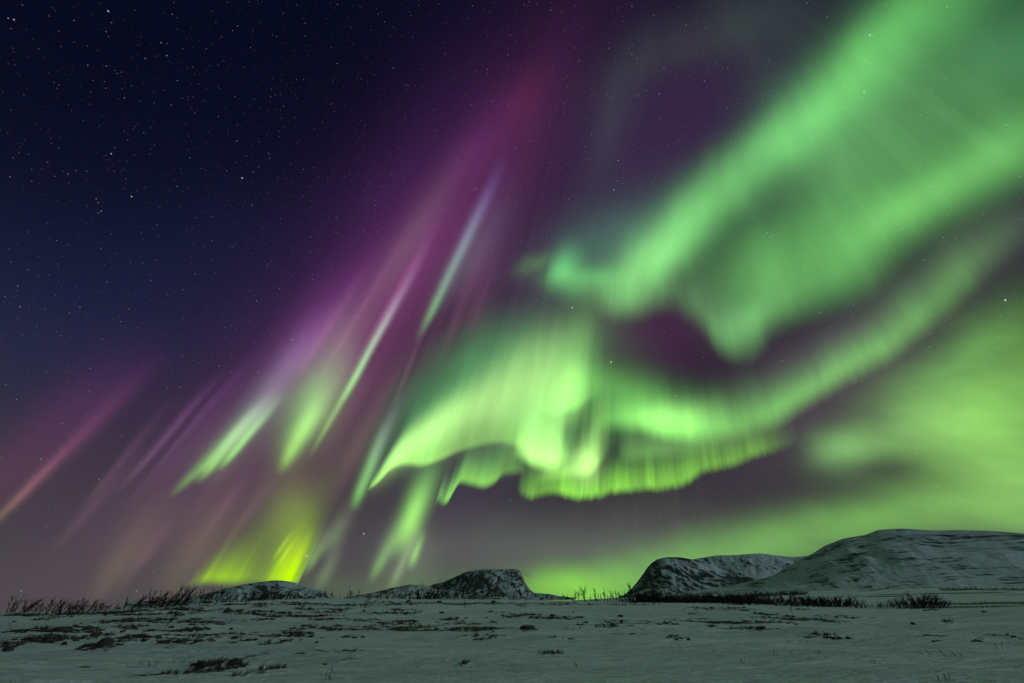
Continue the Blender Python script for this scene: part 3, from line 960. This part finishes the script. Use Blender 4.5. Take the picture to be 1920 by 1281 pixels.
# ------------------------------------------------------------------ rocks, heath and bare birches
def tube(vs, fs, pts, r0, r1, sides=3):
    """a tapered twig through pts"""
    b = len(vs)
    n = len(pts)
    for i, p in enumerate(pts):
        t = (pts[min(i + 1, n - 1)] - pts[max(i - 1, 0)])
        t = t.normalized() if t.length else Vector((0, 0, 1))
        u = t.cross(Vector((0.3, 1, 0.1))).normalized()
        w = t.cross(u)
        r = r0 + (r1 - r0) * i / (n - 1)
        for k in range(sides):
            a = 2 * math.pi * k / sides
            vs.append(p + (u * math.cos(a) + w * math.sin(a)) * r)
    for i in range(n - 1):
        for k in range(sides):
            q = (k + 1) % sides
            fs.append((b + i * sides + k, b + i * sides + q, b + (i + 1) * sides + q, b + (i + 1) * sides + k))
    fs.append(tuple(b + k for k in range(sides))[::-1])
    fs.append(tuple(b + (n - 1) * sides + k for k in range(sides)))


def limb(rg, p, d, length, n, wobble, up):
    pts = [p.copy()]
    for i in range(n):
        d = (d + Vector((rg.uniform(-1, 1), rg.uniform(-1, 1), rg.uniform(-.6, .8))) * wobble + Vector((0, 0, up))).normalized()
        p = p + d * (length / n)
        pts.append(p)
    return pts, d


def branches(rg, vs, fs, pts, length, r, level, count, lean):
    for _ in range(count):
        i = rg.randint(max(1, len(pts) // 3), len(pts) - 1)
        f = rg.random()
        p = pts[i - 1].lerp(pts[i], f)
        d = (pts[i] - pts[i - 1]).normalized() + Vector((rg.uniform(-1.2, 1.2) + lean, rg.uniform(-1.2, 1.2), rg.uniform(-.2, .6)))
        l = length * rg.uniform(.5, 1.0)
        q, _d = limb(rg, p, d.normalized(), l, 3, .22, .10)
        tube(vs, fs, q, r, r * .45)
        if level > 0:
            branches(rg, vs, fs, q, l * .55, r * .62, level - 1, rg.randint(2, 3), lean)


def shrub_mesh(name, seed, stems, lean, spread, twigs, thick=1.0, mat=None):
    rg = random.Random(seed)
    vs, fs = [], []
    for s in range(stems):
        a = rg.uniform(0, 6.28)
        base = Vector((math.cos(a), math.sin(a), 0)) * spread * rg.random() ** .6 * .5
        base.z = -.04
        d = Vector((math.cos(a) * spread * .55 + lean, math.sin(a) * spread * .4, 1)).normalized()
        h = rg.uniform(.5, 1.0) if s else 1.0
        pts, _d = limb(rg, base, d, h, 5, .12, .05)
        tube(vs, fs, pts, .024 * thick, .010 * thick)
        branches(rg, vs, fs, pts, h * .42, .0125 * thick, 1, twigs, lean * .5)
    top = max(v.z for v in vs)
    me = bpy.data.meshes.new(name)
    me.from_pydata([tuple(v / top) for v in vs], [], fs)
    me.materials.append(mat or M_TWIG)
    return me


def tree_meshes(seed, lean, crown, thick=1.0):
    """a lone sapling: one bent trunk and a crown of twigs"""
    rg = random.Random(seed)
    tv, tf, cv, cf = [], [], [], []
    pts, d = limb(rg, Vector((0, 0, -.05)), Vector((lean, 0, 1)).normalized(), .62, 5, .10, .03)
    tube(tv, tf, pts, .026 * thick, .014 * thick, 5)
    for k in range(crown):
        i = rg.randint(2, len(pts) - 1)
        a = rg.uniform(0, 6.28)
        q, _d = limb(rg, pts[i - 1].lerp(pts[i], rg.random()), Vector((math.cos(a) * .7 + lean, math.sin(a) * .7, rg.uniform(.5, 1.2))).normalized(), rg.uniform(.28, .5), 4, .16, .06)
        tube(cv, cf, q, .012 * thick, .005 * thick)
        branches(rg, cv, cf, q, .22, .006 * thick, 1, 5, lean * .4)
    top = max(v.z for v in cv)
    ms = []
    for n, v, f, m in (('trunk', tv, tf, M_BARK), ('crown', cv, cf, M_TWIG)):
        me = bpy.data.meshes.new(n)
        me.from_pydata([tuple(x / top) for x in v], [], f)
        me.materials.append(m)
        ms.append(me)
    return ms


def spot(px, base, top, far=400):
    p, r = hit(px, base, far)
    a, te = ae(px, top)
    h = EYE + r * te - p.z
    return p, r, max(h, 0.12)


def face(p):
    return -math.atan2(p.x, p.y)


SHRUBS = [shrub_mesh('shrub', 100 + i, *a) for i, a in enumerate([(7, .38, 1.3, 8, 1.1), (8, .25, 1.6, 8, 1.0), (6, .5, 1.0, 9, 1.15), (5, .15, 1.3, 10, 1.1), (8, .1, 1.5, 8, 1.0), (4, .3, 1.1, 11, 1.2)])]
POLES = [shrub_mesh('shrub', 200 + i, *a) for i, a in enumerate([(2, .06, .25, 7, 1.5), (1, .1, .2, 9, 1.7), (3, .0, .4, 6, 1.4), (2, -.05, .3, 8, 1.5)])]
LOW = [shrub_mesh('shrub', 300 + i, *a) for i, a in enumerate([(12, .1, 1.8, 4, 1.7), (14, .18, 2.4, 4, 1.7), (11, .02, 1.5, 5, 1.8), (16, .1, 3.0, 3, 1.6)])]


def put_shrub(px, base, top, label, group=None, kind=SHRUBS, v=None, far=400, widen=1.0, name='shrub', cat='shrub', sink=0.0):
    p, r, h = spot(px, base, top, far)
    o = bpy.data.objects.new(name, kind[(v if v is not None else rng.randrange(len(kind)))])
    o.location = (p.x, p.y, p.z - sink)
    o.rotation_euler = (0, 0, face(p) + (rng.uniform(-.35, .35)))
    h *= 1.12 + .2 * rng.random()
    o.scale = (h * widen, h * widen, h)
    COL.objects.link(o)
    return tag(o, label, cat, group)


def put_tree(px, base, top, label, seed, lean, crown, thick=1.0, far=400, wide=1.0):
    p, r, h = spot(px, base, top, far)
    root = bpy.data.objects.new('birch_sapling', None)
    root.location = p
    root.rotation_euler = (0, 0, face(p))
    root.scale = (h * wide, h * wide, h)
    root.empty_display_size = .3
    COL.objects.link(root)
    for me in tree_meshes(seed, lean, crown, thick):
        c = bpy.data.objects.new(me.name.split('.')[0], me)
        c.parent = root
        COL.objects.link(c)
    return tag(root, label, 'tree')


# --- far left crest
g = 'wind bent shrubs on the far left crest'
for px, b, t in [(18, 1149, 1136), (30, 1149, 1118), (40, 1149, 1128), (53, 1149, 1124), (70, 1150, 1139), (92, 1151, 1120), (103, 1151, 1125), (113, 1151, 1124), (122, 1151, 1125), (134, 1150, 1128), (150, 1150, 1128), (164, 1148, 1120)]:
    put_shrub(px, b, t, 'bare wind bent shrub in the dark thicket on the far left crest', g)
for px, b, t in [(183, 1145, 1130), (192, 1145, 1132), (204, 1144, 1131), (221, 1143, 1138), (256, 1142, 1129), (266, 1141, 1120), (279, 1141, 1112)]:
    put_shrub(px, b, t, 'thin bare shrub in the broken row left of the low hill', 'thin shrubs in the broken row on the left crest')
put_shrub(239, 1143, 1119, 'bare shrub spread like a letter V on the left crest')
for px, b, t in [(291, 1140, 1118), (299, 1139, 1112), (306, 1139, 1110), (314, 1138, 1104), (324, 1138, 1101)]:
    put_shrub(px, b, t, 'tall dense bare shrub in the clump at the left foot of the low hill', 'tall shrubs in the clump left of the low hill')
put_shrub(344, 1137, 1112, 'slim bare shrub just right of the tall clump on the left crest', kind=POLES)
put_shrub(352, 1137, 1122, 'short bare shrub between the tall clump and the pair of bushy saplings')
put_shrub(371, 1135, 1108, 'single upright pole like shrub against the left end of the low hill', kind=POLES, v=1)
put_tree(388, 1135, 1099, 'bushy topped birch sapling, shorter of the leaning pair before the low hill', 5, .34, 9, 1.3)
put_tree(403, 1134, 1095, 'bushy topped birch sapling, taller of the leaning pair before the low hill', 8, .30, 9, 1.3)
put_tree(310, 1175, 1132, 'lone thin birch sapling with a bent stem standing on the snow at the left', 21, .5, 8, .8, wide=1.2)
# --- in front of the low hill
g = 'bare shrubs in front of the low hill'
for px, b, t in [(418, 1130, 1118), (430, 1129, 1112), (440, 1129, 1110), (450, 1129, 1107), (462, 1128, 1114), (473, 1127, 1106), (480, 1127, 1104), (490, 1126, 1107), (500, 1126, 1105), (516, 1125, 1107), (527, 1125, 1113), (548, 1124, 1112), (575, 1124, 1113), (586, 1124, 1114)]:
    put_shrub(px, b, t, 'bare dark shrub in the row before the snowy face of the low hill', g)
put_tree(537, 1125, 1101, 'largest bare birch in front of the middle of the low hill', 31, .18, 9, 1.3)
put_shrub(604, 1124, 1104, 'tall slim shrub over the right slope of the low hill', kind=POLES, v=0)
put_shrub(619, 1124, 1107, 'slim pole shrub at the right foot of the low hill', kind=POLES, v=1)
put_tree(564, 1146, 1119, 'lone small birch with a round crown on the snow before the low hill', 41, .12, 9, .9)
# --- middle
put_shrub(647, 1123, 1111, 'small shrub left of the forked bare tree in the gap between the hills')
put_tree(657, 1123, 1098, 'forked bare tree in the gap between the low hill and the flat topped mountain', 51, -.12, 6, 1.2)
put_shrub(668, 1123, 1105, 'slim shrub right of the forked bare tree in the gap between the hills', kind=POLES)
put_shrub(679, 1140, 1122, 'round dense bush standing alone on the snow below the gap between the hills', kind=SHRUBS, v=4)
put_shrub(783, 1150, 1142, 'little dark bush alone on the middle of the snowfield', kind=LOW, v=2, widen=1.0)
g = 'bare shrubs below the flat topped mountain'
for px, b, t in [(692, 1124, 1114), (712, 1124, 1110), (730, 1124, 1109), (748, 1124, 1113), (758, 1124, 1109), (769, 1124, 1108), (781, 1124, 1104), (787, 1124, 1097), (793, 1124, 1100), (799, 1124, 1105), (809, 1124, 1102), (819, 1124, 1101), (828, 1124, 1108), (835, 1124, 1106),
                 (842, 1124, 1108), (850, 1124, 1111), (860, 1124, 1112), (868, 1124, 1110), (877, 1124, 1113), (889, 1124, 1111), (902, 1124, 1115), (916, 1124, 1114), (934, 1124, 1108), (955, 1125, 1111), (968, 1125, 1114), (986, 1125, 1115), (1002, 1125, 1112), (1018, 1125, 1114), (1034, 1126, 1117)]:
    put_shrub(px, b, t, 'bare upright shrub in the row below the flat topped mountain', g, kind=POLES if rng.random() < .6 else SHRUBS)
put_shrub(871, 1139, 1126, 'single thin stick in the snow below the flat topped mountain', kind=POLES, v=1, name='twig', cat='twig')
put_shrub(1055, 1127, 1113, 'short shrub left of the bright notch tree', kind=POLES, v=2)
put_shrub(1066, 1127, 1109, 'bare bush against the brightest green sky in the notch', kind=SHRUBS, v=3)
put_tree(1085, 1128, 1103, 'smaller of two bare birches against the green sky in the notch', 61, .05, 8, 1.2)
put_tree(1097, 1129, 1096, 'round crowned bare birch against the green sky in the notch', 66, .02, 13, 1.2)
g = 'slim saplings against the green sky of the notch'
for px, b, t in [(1078, 1128, 1116), (1107, 1129, 1116), (1114, 1129, 1104), (1121, 1129, 1113), (1126, 1129, 1116), (1133, 1129, 1105), (1138, 1130, 1115), (1143, 1130, 1104), (1149, 1130, 1112), (1154, 1130, 1107), (1160, 1130, 1110), (1165, 1130, 1113), (1171, 1130, 1108)]:
    put_shrub(px, b, t, 'slim bare sapling in the picket row against the green sky left of the rocky spur', g, kind=POLES)
put_shrub(1180, 1130, 1099, 'taller slim sapling right at the foot of the rocky spur', kind=POLES, v=3)
put_shrub(1194, 1130, 1102, 'bushy sapling before the left end of the rocky spur', kind=POLES, v=0)
g = 'shrubs of the dark belt'
for i in range(104):
    u = (i + rng.random()) / 104
    px = 1186 + 215 * u
    b = 1130.5 + 1.0 * u - rng.random() * 3
    put_shrub(px, b, b - rng.uniform(10, 17) - (5 if rng.random() < .15 else 0), 'bare shrub in the dense dark belt below the rocky spur', g, kind=LOW if rng.random() < .75 else POLES)
for i in range(30):
    u = (i + rng.random()) / 30
    px = 1395 + 115 * u
    b = 1120 - 4.5 * u - rng.random() * 1.5
    put_shrub(px, b, b - rng.uniform(6, 9), 'low dark shrub in the thin upper tongue of the belt before the broad hill', 'shrubs of the upper tongue of the belt', kind=LOW, far=700)
for i in range(64):
    u = ((i + rng.random()) / 64) ** 1.25
    px = 1372 + 250 * u
    b = 1133 + 6.5 * u + rng.uniform(-3, 1.5)
    put_shrub(px, b, b - rng.uniform(10, 20), 'upright bare shrub in the looser row right of the dark belt', 'shrubs of the looser row', kind=LOW if rng.random() < .45 else (SHRUBS if rng.random() < .6 else POLES))
for i in range(30):
    u = (i + rng.random()) / 30
    px = 1638 + 136 * u
    b = 1141 + rng.uniform(-2.5, 1)
    tall = 8 + 15 * math.exp(-((u - .62) / .32) ** 2)
    put_shrub(px, b, b - tall * rng.uniform(.8, 1.1), 'dense dark shrub in the large clump on the right snowfield', 'shrubs of the large right clump', kind=SHRUBS, widen=1.15)
put_shrub(1722, 1141, 1108, 'tallest pointed shrub rising from the large right clump', kind=SHRUBS, v=0)
for px in (1783, 1792, 1803, 1812, 1831, 1840, 1850, 1862):
    p_ = put_shrub(px, 1137, 1137 - rng.uniform(6, 11), 'thin brown shrub in the sparse line right of the large clump', 'thin brown shrubs right of the large clump', kind=POLES)
for i in range(20):
    px = 1768 + i * 7.9 + rng.uniform(-3, 3)
    b = 1107 + rng.uniform(-1.5, 1)
    put_shrub(px, b, b - rng.uniform(3, 5.5), 'low dark shrub in the far line at the foot of the broad hill', 'far shrubs under the broad hill', kind=LOW, far=650, widen=1.6)
put_shrub(1485, 1147, 1136, 'small forked shrub just in front of the looser row', kind=POLES, v=2)


# --- rocks
def rock_mesh(seed):
    rg = random.Random(seed)
    bm = bmesh.new()
    bmesh.ops.create_icosphere(bm, subdivisions=3, radius=1)
    off = rg.uniform(0, 50)
    for v in bm.verts:
        c = v.co
        n = float(fbm(c.x * 1.6 + off + c.z, c.y * 1.6 - off + c.z * .7, 3, seed))
        m = float(vnoise(c.x * 4 + off, c.y * 4 + c.z * 3, seed + 3))
        f = 1 + .38 * n + .08 * m
        v.co = Vector((c.x * f, c.y * f, max(c.z, -.35) * f * (.9 if c.z > 0 else .5)))
        if v.co.z > .55:
            v.co.z = .55 + (v.co.z - .55) * .45
    me = bpy.data.meshes.new('rock')
    bm.to_mesh(me)
    bm.free()
    me.materials.append(M_ROCK)
    me.shade_smooth()
    return me


ROCKS = [rock_mesh(400 + i) for i in range(6)]


def put_rock(px, base, w, h, label, group=None, name='rock'):
    p, r = hit(px, base)
    az0, az1 = ae(px - w / 2, base)[0], ae(px + w / 2, base)[0]
    half = abs(az1 - az0) * r / 2
    tall = h / FPX * r * 0.72
    o = bpy.data.objects.new(name, ROCKS[rng.randrange(len(ROCKS))])
    o.location = (p.x, p.y + half * .3, p.z - tall * .08)
    o.rotation_euler = (0, 0, rng.uniform(0, 6.28))
    o.scale = (half, half * rng.uniform(.75, 1.0), tall * 1.25)
    COL.objects.link(o)
    return tag(o, label, 'rock', group)


put_rock(192, 1212, 36, 13, 'largest pointed dark rock on the bare ground at the left')
put_rock(176, 1194, 24, 8, 'dark rock right behind the largest pointed rock at the left')
put_rock(162, 1183, 22, 8, 'flat dark rock farthest back among the rocks at the left')
put_rock(109, 1185, 21, 8, 'broad dark rock left of the farthest flat rock')
put_rock(10, 1221, 28, 8, 'low dark rock at the left edge of the snowfield')
put_rock(338, 1207, 32, 9, 'long flat dark rock on the snow right of the pointed rock')
put_rock(370, 1204, 24, 6, 'smooth low rock right of the long flat rock')
put_rock(388, 1248, 44, 10, 'large brown rounded rock, left of the near pair')
put_rock(437, 1248, 31, 12, 'angular brown rock, right of the near pair')
put_rock(426, 1149, 20, 7, 'left one of two dark boulders below the low hill')
put_rock(448, 1147, 15, 5, 'right one of two dark boulders below the low hill')
put_rock(438, 1199, 18, 6, 'dark rock on the bare strip above the near pair')
put_rock(988, 1181, 28, 10, 'snow capped dark boulder in the middle of the snowfield')
put_rock(1164, 1156, 13, 4, 'small dark mound of stone on the smooth snow below the spur')
put_rock(1714, 1172, 9, 4, 'small dome shaped dark stone on the smooth snow at the right')
put_rock(1263, 1194, 20, 4, 'dark rock shape standing in for the shaded overhang of a curved drift on the open snow')  # dark mesh put in for the shade under a drift overhang
put_rock(1570, 1159, 9, 4, 'little dark stone on the thin bare line at the right')
for px, b, w, h in [(60, 1203, 18, 6), (33, 1211, 16, 5), (84, 1198, 16, 5), (118, 1210, 14, 5), (140, 1203, 16, 4), (225, 1199, 14, 4), (268, 1203, 16, 5), (296, 1197, 12, 4), (228, 1186, 10, 3), (350, 1181, 12, 4), (250, 1181, 9, 3), (432, 1181, 8, 4), (320, 1178, 11, 4),
                    (138, 1176, 13, 4), (196, 1155, 8, 3), (151, 1170, 6, 2), (221, 1143, 10, 4), (350, 1166, 14, 3), (392, 1167, 12, 3), (25, 1166, 8, 2), (520, 1193, 16, 4), (550, 1193, 16, 6), (583, 1194, 12, 4)]:
    put_rock(px, b, w, h, 'small dark stone among the bare patches on the left half of the snowfield', 'small stones on the left half')
for px, b, w, h in [(593, 1206, 8, 3), (609, 1247, 9, 3), (630, 1200, 4, 2), (525, 1200, 5, 2), (682, 1147, 7, 4), (828, 1150, 10, 4), (843, 1161, 8, 4), (912, 1159, 6, 3), (1037, 1155, 12, 4), (1088, 1159, 14, 4), (1098, 1168, 10, 3), (1075, 1149, 6, 2), (1148, 1172, 10, 4), (660, 1181, 8, 3),
                    (1062, 1180, 4, 2), (1087, 1178, 4, 2), (1075, 1179, 3, 2), (765, 1129, 10, 4), (823, 1131, 12, 5), (925, 1131, 10, 6), (700, 1150, 8, 3), (1245, 1170, 8, 3), (1335, 1142, 10, 4)]:
    put_rock(px, b, w, h, 'tiny dark stone scattered on the middle of the snowfield', 'tiny stones on the middle of the snowfield')
for px, b, w, h in [(1847, 1148, 10, 2), (1844, 1139, 5, 2), (1786, 1169, 4, 2), (1600, 1160, 10, 3), (1830, 1204, 8, 2)]:
    put_rock(px, b, w, h, 'tiny dark stone scattered on the right part of the snowfield', 'tiny stones on the right part of the snowfield')

# --- twigs standing in the near snow
TW = [shrub_mesh('twig', 500 + i, *a, mat=m) for i, (a, m) in enumerate([((3, .3, .6, 2, 1.6), M_TWIG), ((2, -.4, .6, 2, 1.8), M_TWIG), ((4, .1, .9, 2, 1.5), M_RED), ((3, 0, .8, 3, 1.6), M_TWIG)])]
put_shrub(1395, 1245, 1233, 'reddish twig tuft alone on the smooth near snow', kind=TW, v=2, name='twig', cat='twig')
put_shrub(1456, 1229, 1219, 'dark twig, leftmost of the short near row at the right', kind=TW, v=0, name='twig', cat='twig')
put_shrub(1486, 1227, 1220, 'small twig between the leftmost twig and the slim double twig', kind=TW, v=2, name='twig', cat='twig')
put_shrub(1534, 1227, 1216, 'slim double twig on the near drift at the right', kind=TW, v=3, name='twig', cat='twig')
for px, b, t in [(1733, 1229, 1223), (1748, 1230, 1223), (1776, 1231, 1219), (1795, 1231, 1222), (1808, 1232, 1223)]:
    put_shrub(px, b, t, 'dark leaning stick in the line along the near right drift', 'leaning sticks along the near right drift', kind=TW, v=1, name='twig', cat='twig')
put_shrub(1876, 1218, 1206, 'forked twig near the right edge of the snowfield', kind=TW, v=0, name='twig', cat='twig')
put_shrub(1638, 1245, 1235, 'low twig with a bent stem in front of the right drift', kind=TW, v=3, name='twig', cat='twig')
put_shrub(1757, 1277, 1267, 'bushy twig at the bottom edge on the right', kind=TW, v=3, name='twig', cat='twig')
put_shrub(1778, 1275, 1267, 'single leaning twig beside the bushy twig at the bottom edge', kind=TW, v=0, name='twig', cat='twig')
for px, b, t in [(1482, 1207, 1202), (1502, 1206, 1201), (1514, 1205, 1201), (1624, 1191, 1188), (1633, 1191, 1188), (1813, 1169, 1165), (1840, 1201, 1195), (1846, 1200, 1195), (1868, 1195, 1191)]:
    put_shrub(px, b, t, 'tiny twig tip poking through the snow on the right half', 'tiny twig tips on the right half', kind=TW, name='twig', cat='twig')
for px, b, t in [(262, 1248, 1244), (283, 1249, 1243), (294, 1247, 1239), (328, 1243, 1236), (342, 1244, 1238), (652, 1238, 1227), (660, 1238, 1228), (626, 1261, 1256), (612, 1276, 1271), (622, 1275, 1266), (19, 1173, 1168), (1084, 1251, 1247), (495, 1250, 1243), (526, 1248, 1242)]:
    put_shrub(px, b, t, 'tiny twig tip poking through the near snow on the left half', 'tiny twig tips on the left half', kind=TW, name='twig', cat='twig')

# --- heath: tussocks and dead stalks on the bare patches, nobody could count them
vs, fs = [], []


def blade(p, h, lean):
    w = h * rng.uniform(.06, .12)
    a = rng.uniform(0, 6.28)
    u = Vector((math.cos(a), math.sin(a), 0)) * w
    tip = p + Vector((rng.uniform(-.6, .6) + lean, rng.uniform(-.6, .6), 1)) * h
    b = len(vs)
    vs.extend([p - u, p + u, tip])
    fs.append((b, b + 1, b + 2))


ICO = bmesh.new()
bmesh.ops.create_icosphere(ICO, subdivisions=1, radius=1)
ICO_V = [v.co.copy() for v in ICO.verts]
ICO_F = [[v.index for v in f.verts] for f in ICO.faces]
ICO.free()


def lump(p, r, flat):
    b = len(vs)
    s = rng.uniform(.7, 1.5)
    for v in ICO_V:
        k = rng.uniform(.75, 1.2)
        vs.append(p + Vector((v.x * r * s * k, v.y * r * k, v.z * r * flat * k)))
    fs.extend([tuple(b + i for i in f) for f in ICO_F])


for (a, r, da, dr), (ppx, ppy, hw, hh) in zip(P_W, PATCHES):
    n = int(min(150, 14 + hw * hh * .55) * (1 if ppy < 1215 else .4))
    for _ in range(n):
        q = rng.random() ** .5
        t = rng.uniform(0, 6.28)
        az, rr = a + da * q * math.cos(t), r + dr * q * math.sin(t)
        if rr < 7:
            continue
        x, y = rr * math.sin(az), rr * math.cos(az)
        if float(fbm(x * .9, y * .7, 2, 88)) < -.12:
            continue
        p = Vector((x, y, float(terrain(x, y)) + .02))
        size = min(.26, rr * .0036, dr * .8) * rng.uniform(.5, 1.3)
        if rng.random() < (.55 if ppy < 1215 else .12):
            lump(p, size, rng.uniform(.2, .45))
        if ppy > 1225 or rng.random() < .14:
            for _b in range(5 if ppy < 1225 else 9):
                blade(p + Vector((rng.uniform(-1, 1), rng.uniform(-1, 1), 0)) * size, min(.22, .03 + rr * .004) * rng.uniform(.6, 1.3), .1)
tufts = mesh_obj('heath', vs, fs, M_HEATH, smooth=False)
tag(tufts, 'dark frozen heath and dead stalks on the bare patches of the snowfield', 'heath', kind='stuff')


# ------------------------------------------------------------------ cap clouds clinging to the flat topped mountain
def cloud_material(dens):
    m = bpy.data.materials.new('thin_cloud')
    m.use_nodes = True
    t = m.node_tree
    t.nodes.clear()
    g = G(t)
    o = t.nodes.new('ShaderNodeOutputMaterial')
    pos = g.n('ShaderNodeTexCoord').outputs['Object']
    l = g.n('ShaderNodeVectorMath', {0: pos}, operation='LENGTH').outputs['Value']
    f = g.m('POWER', g.m('MAXIMUM', g.m('SUBTRACT', 1.0, l), 0.0), 1.3)
    v = g.n('ShaderNodeVolumePrincipled', {'Color': (0.75, 0.8, 0.85, 1), 'Density': g.m('MULTIPLY', f, dens), 'Anisotropy': 0.2})
    t.links.new(v.outputs[0], o.inputs['Volume'])
    return m


for px, py, sx, sy, dist, dens, tilt, label in [
        (918, 1068, 62, 4.5, 5600, .0045, 0, 'thin cloud lying along the summit of the flat topped mountain'),
        (986, 1078, 15, 7, 5600, .007, .45, 'small dark cloud blowing off the cliff of the flat topped mountain'),
        (826, 1088, 30, 8, 5300, .0045, -.42, 'veil of blowing cloud on the left shoulder of the flat topped mountain')]:
    a, te = ae(px, py)
    m_px = dist / FPX * .8
    bm = bmesh.new()
    bmesh.ops.create_icosphere(bm, subdivisions=3, radius=1)
    me = bpy.data.meshes.new('cloud')
    bm.to_mesh(me)
    bm.free()
    me.materials.append(cloud_material(dens))
    o = bpy.data.objects.new('cloud', me)
    o.location = (dist * math.sin(a), dist * math.cos(a), EYE + dist * te)
    o.rotation_euler = (0, tilt, -a)
    o.scale = (sx * m_px, sx * m_px * .5, sy * m_px)
    COL.objects.link(o)
    tag(o, label, 'cloud', kind='stuff')
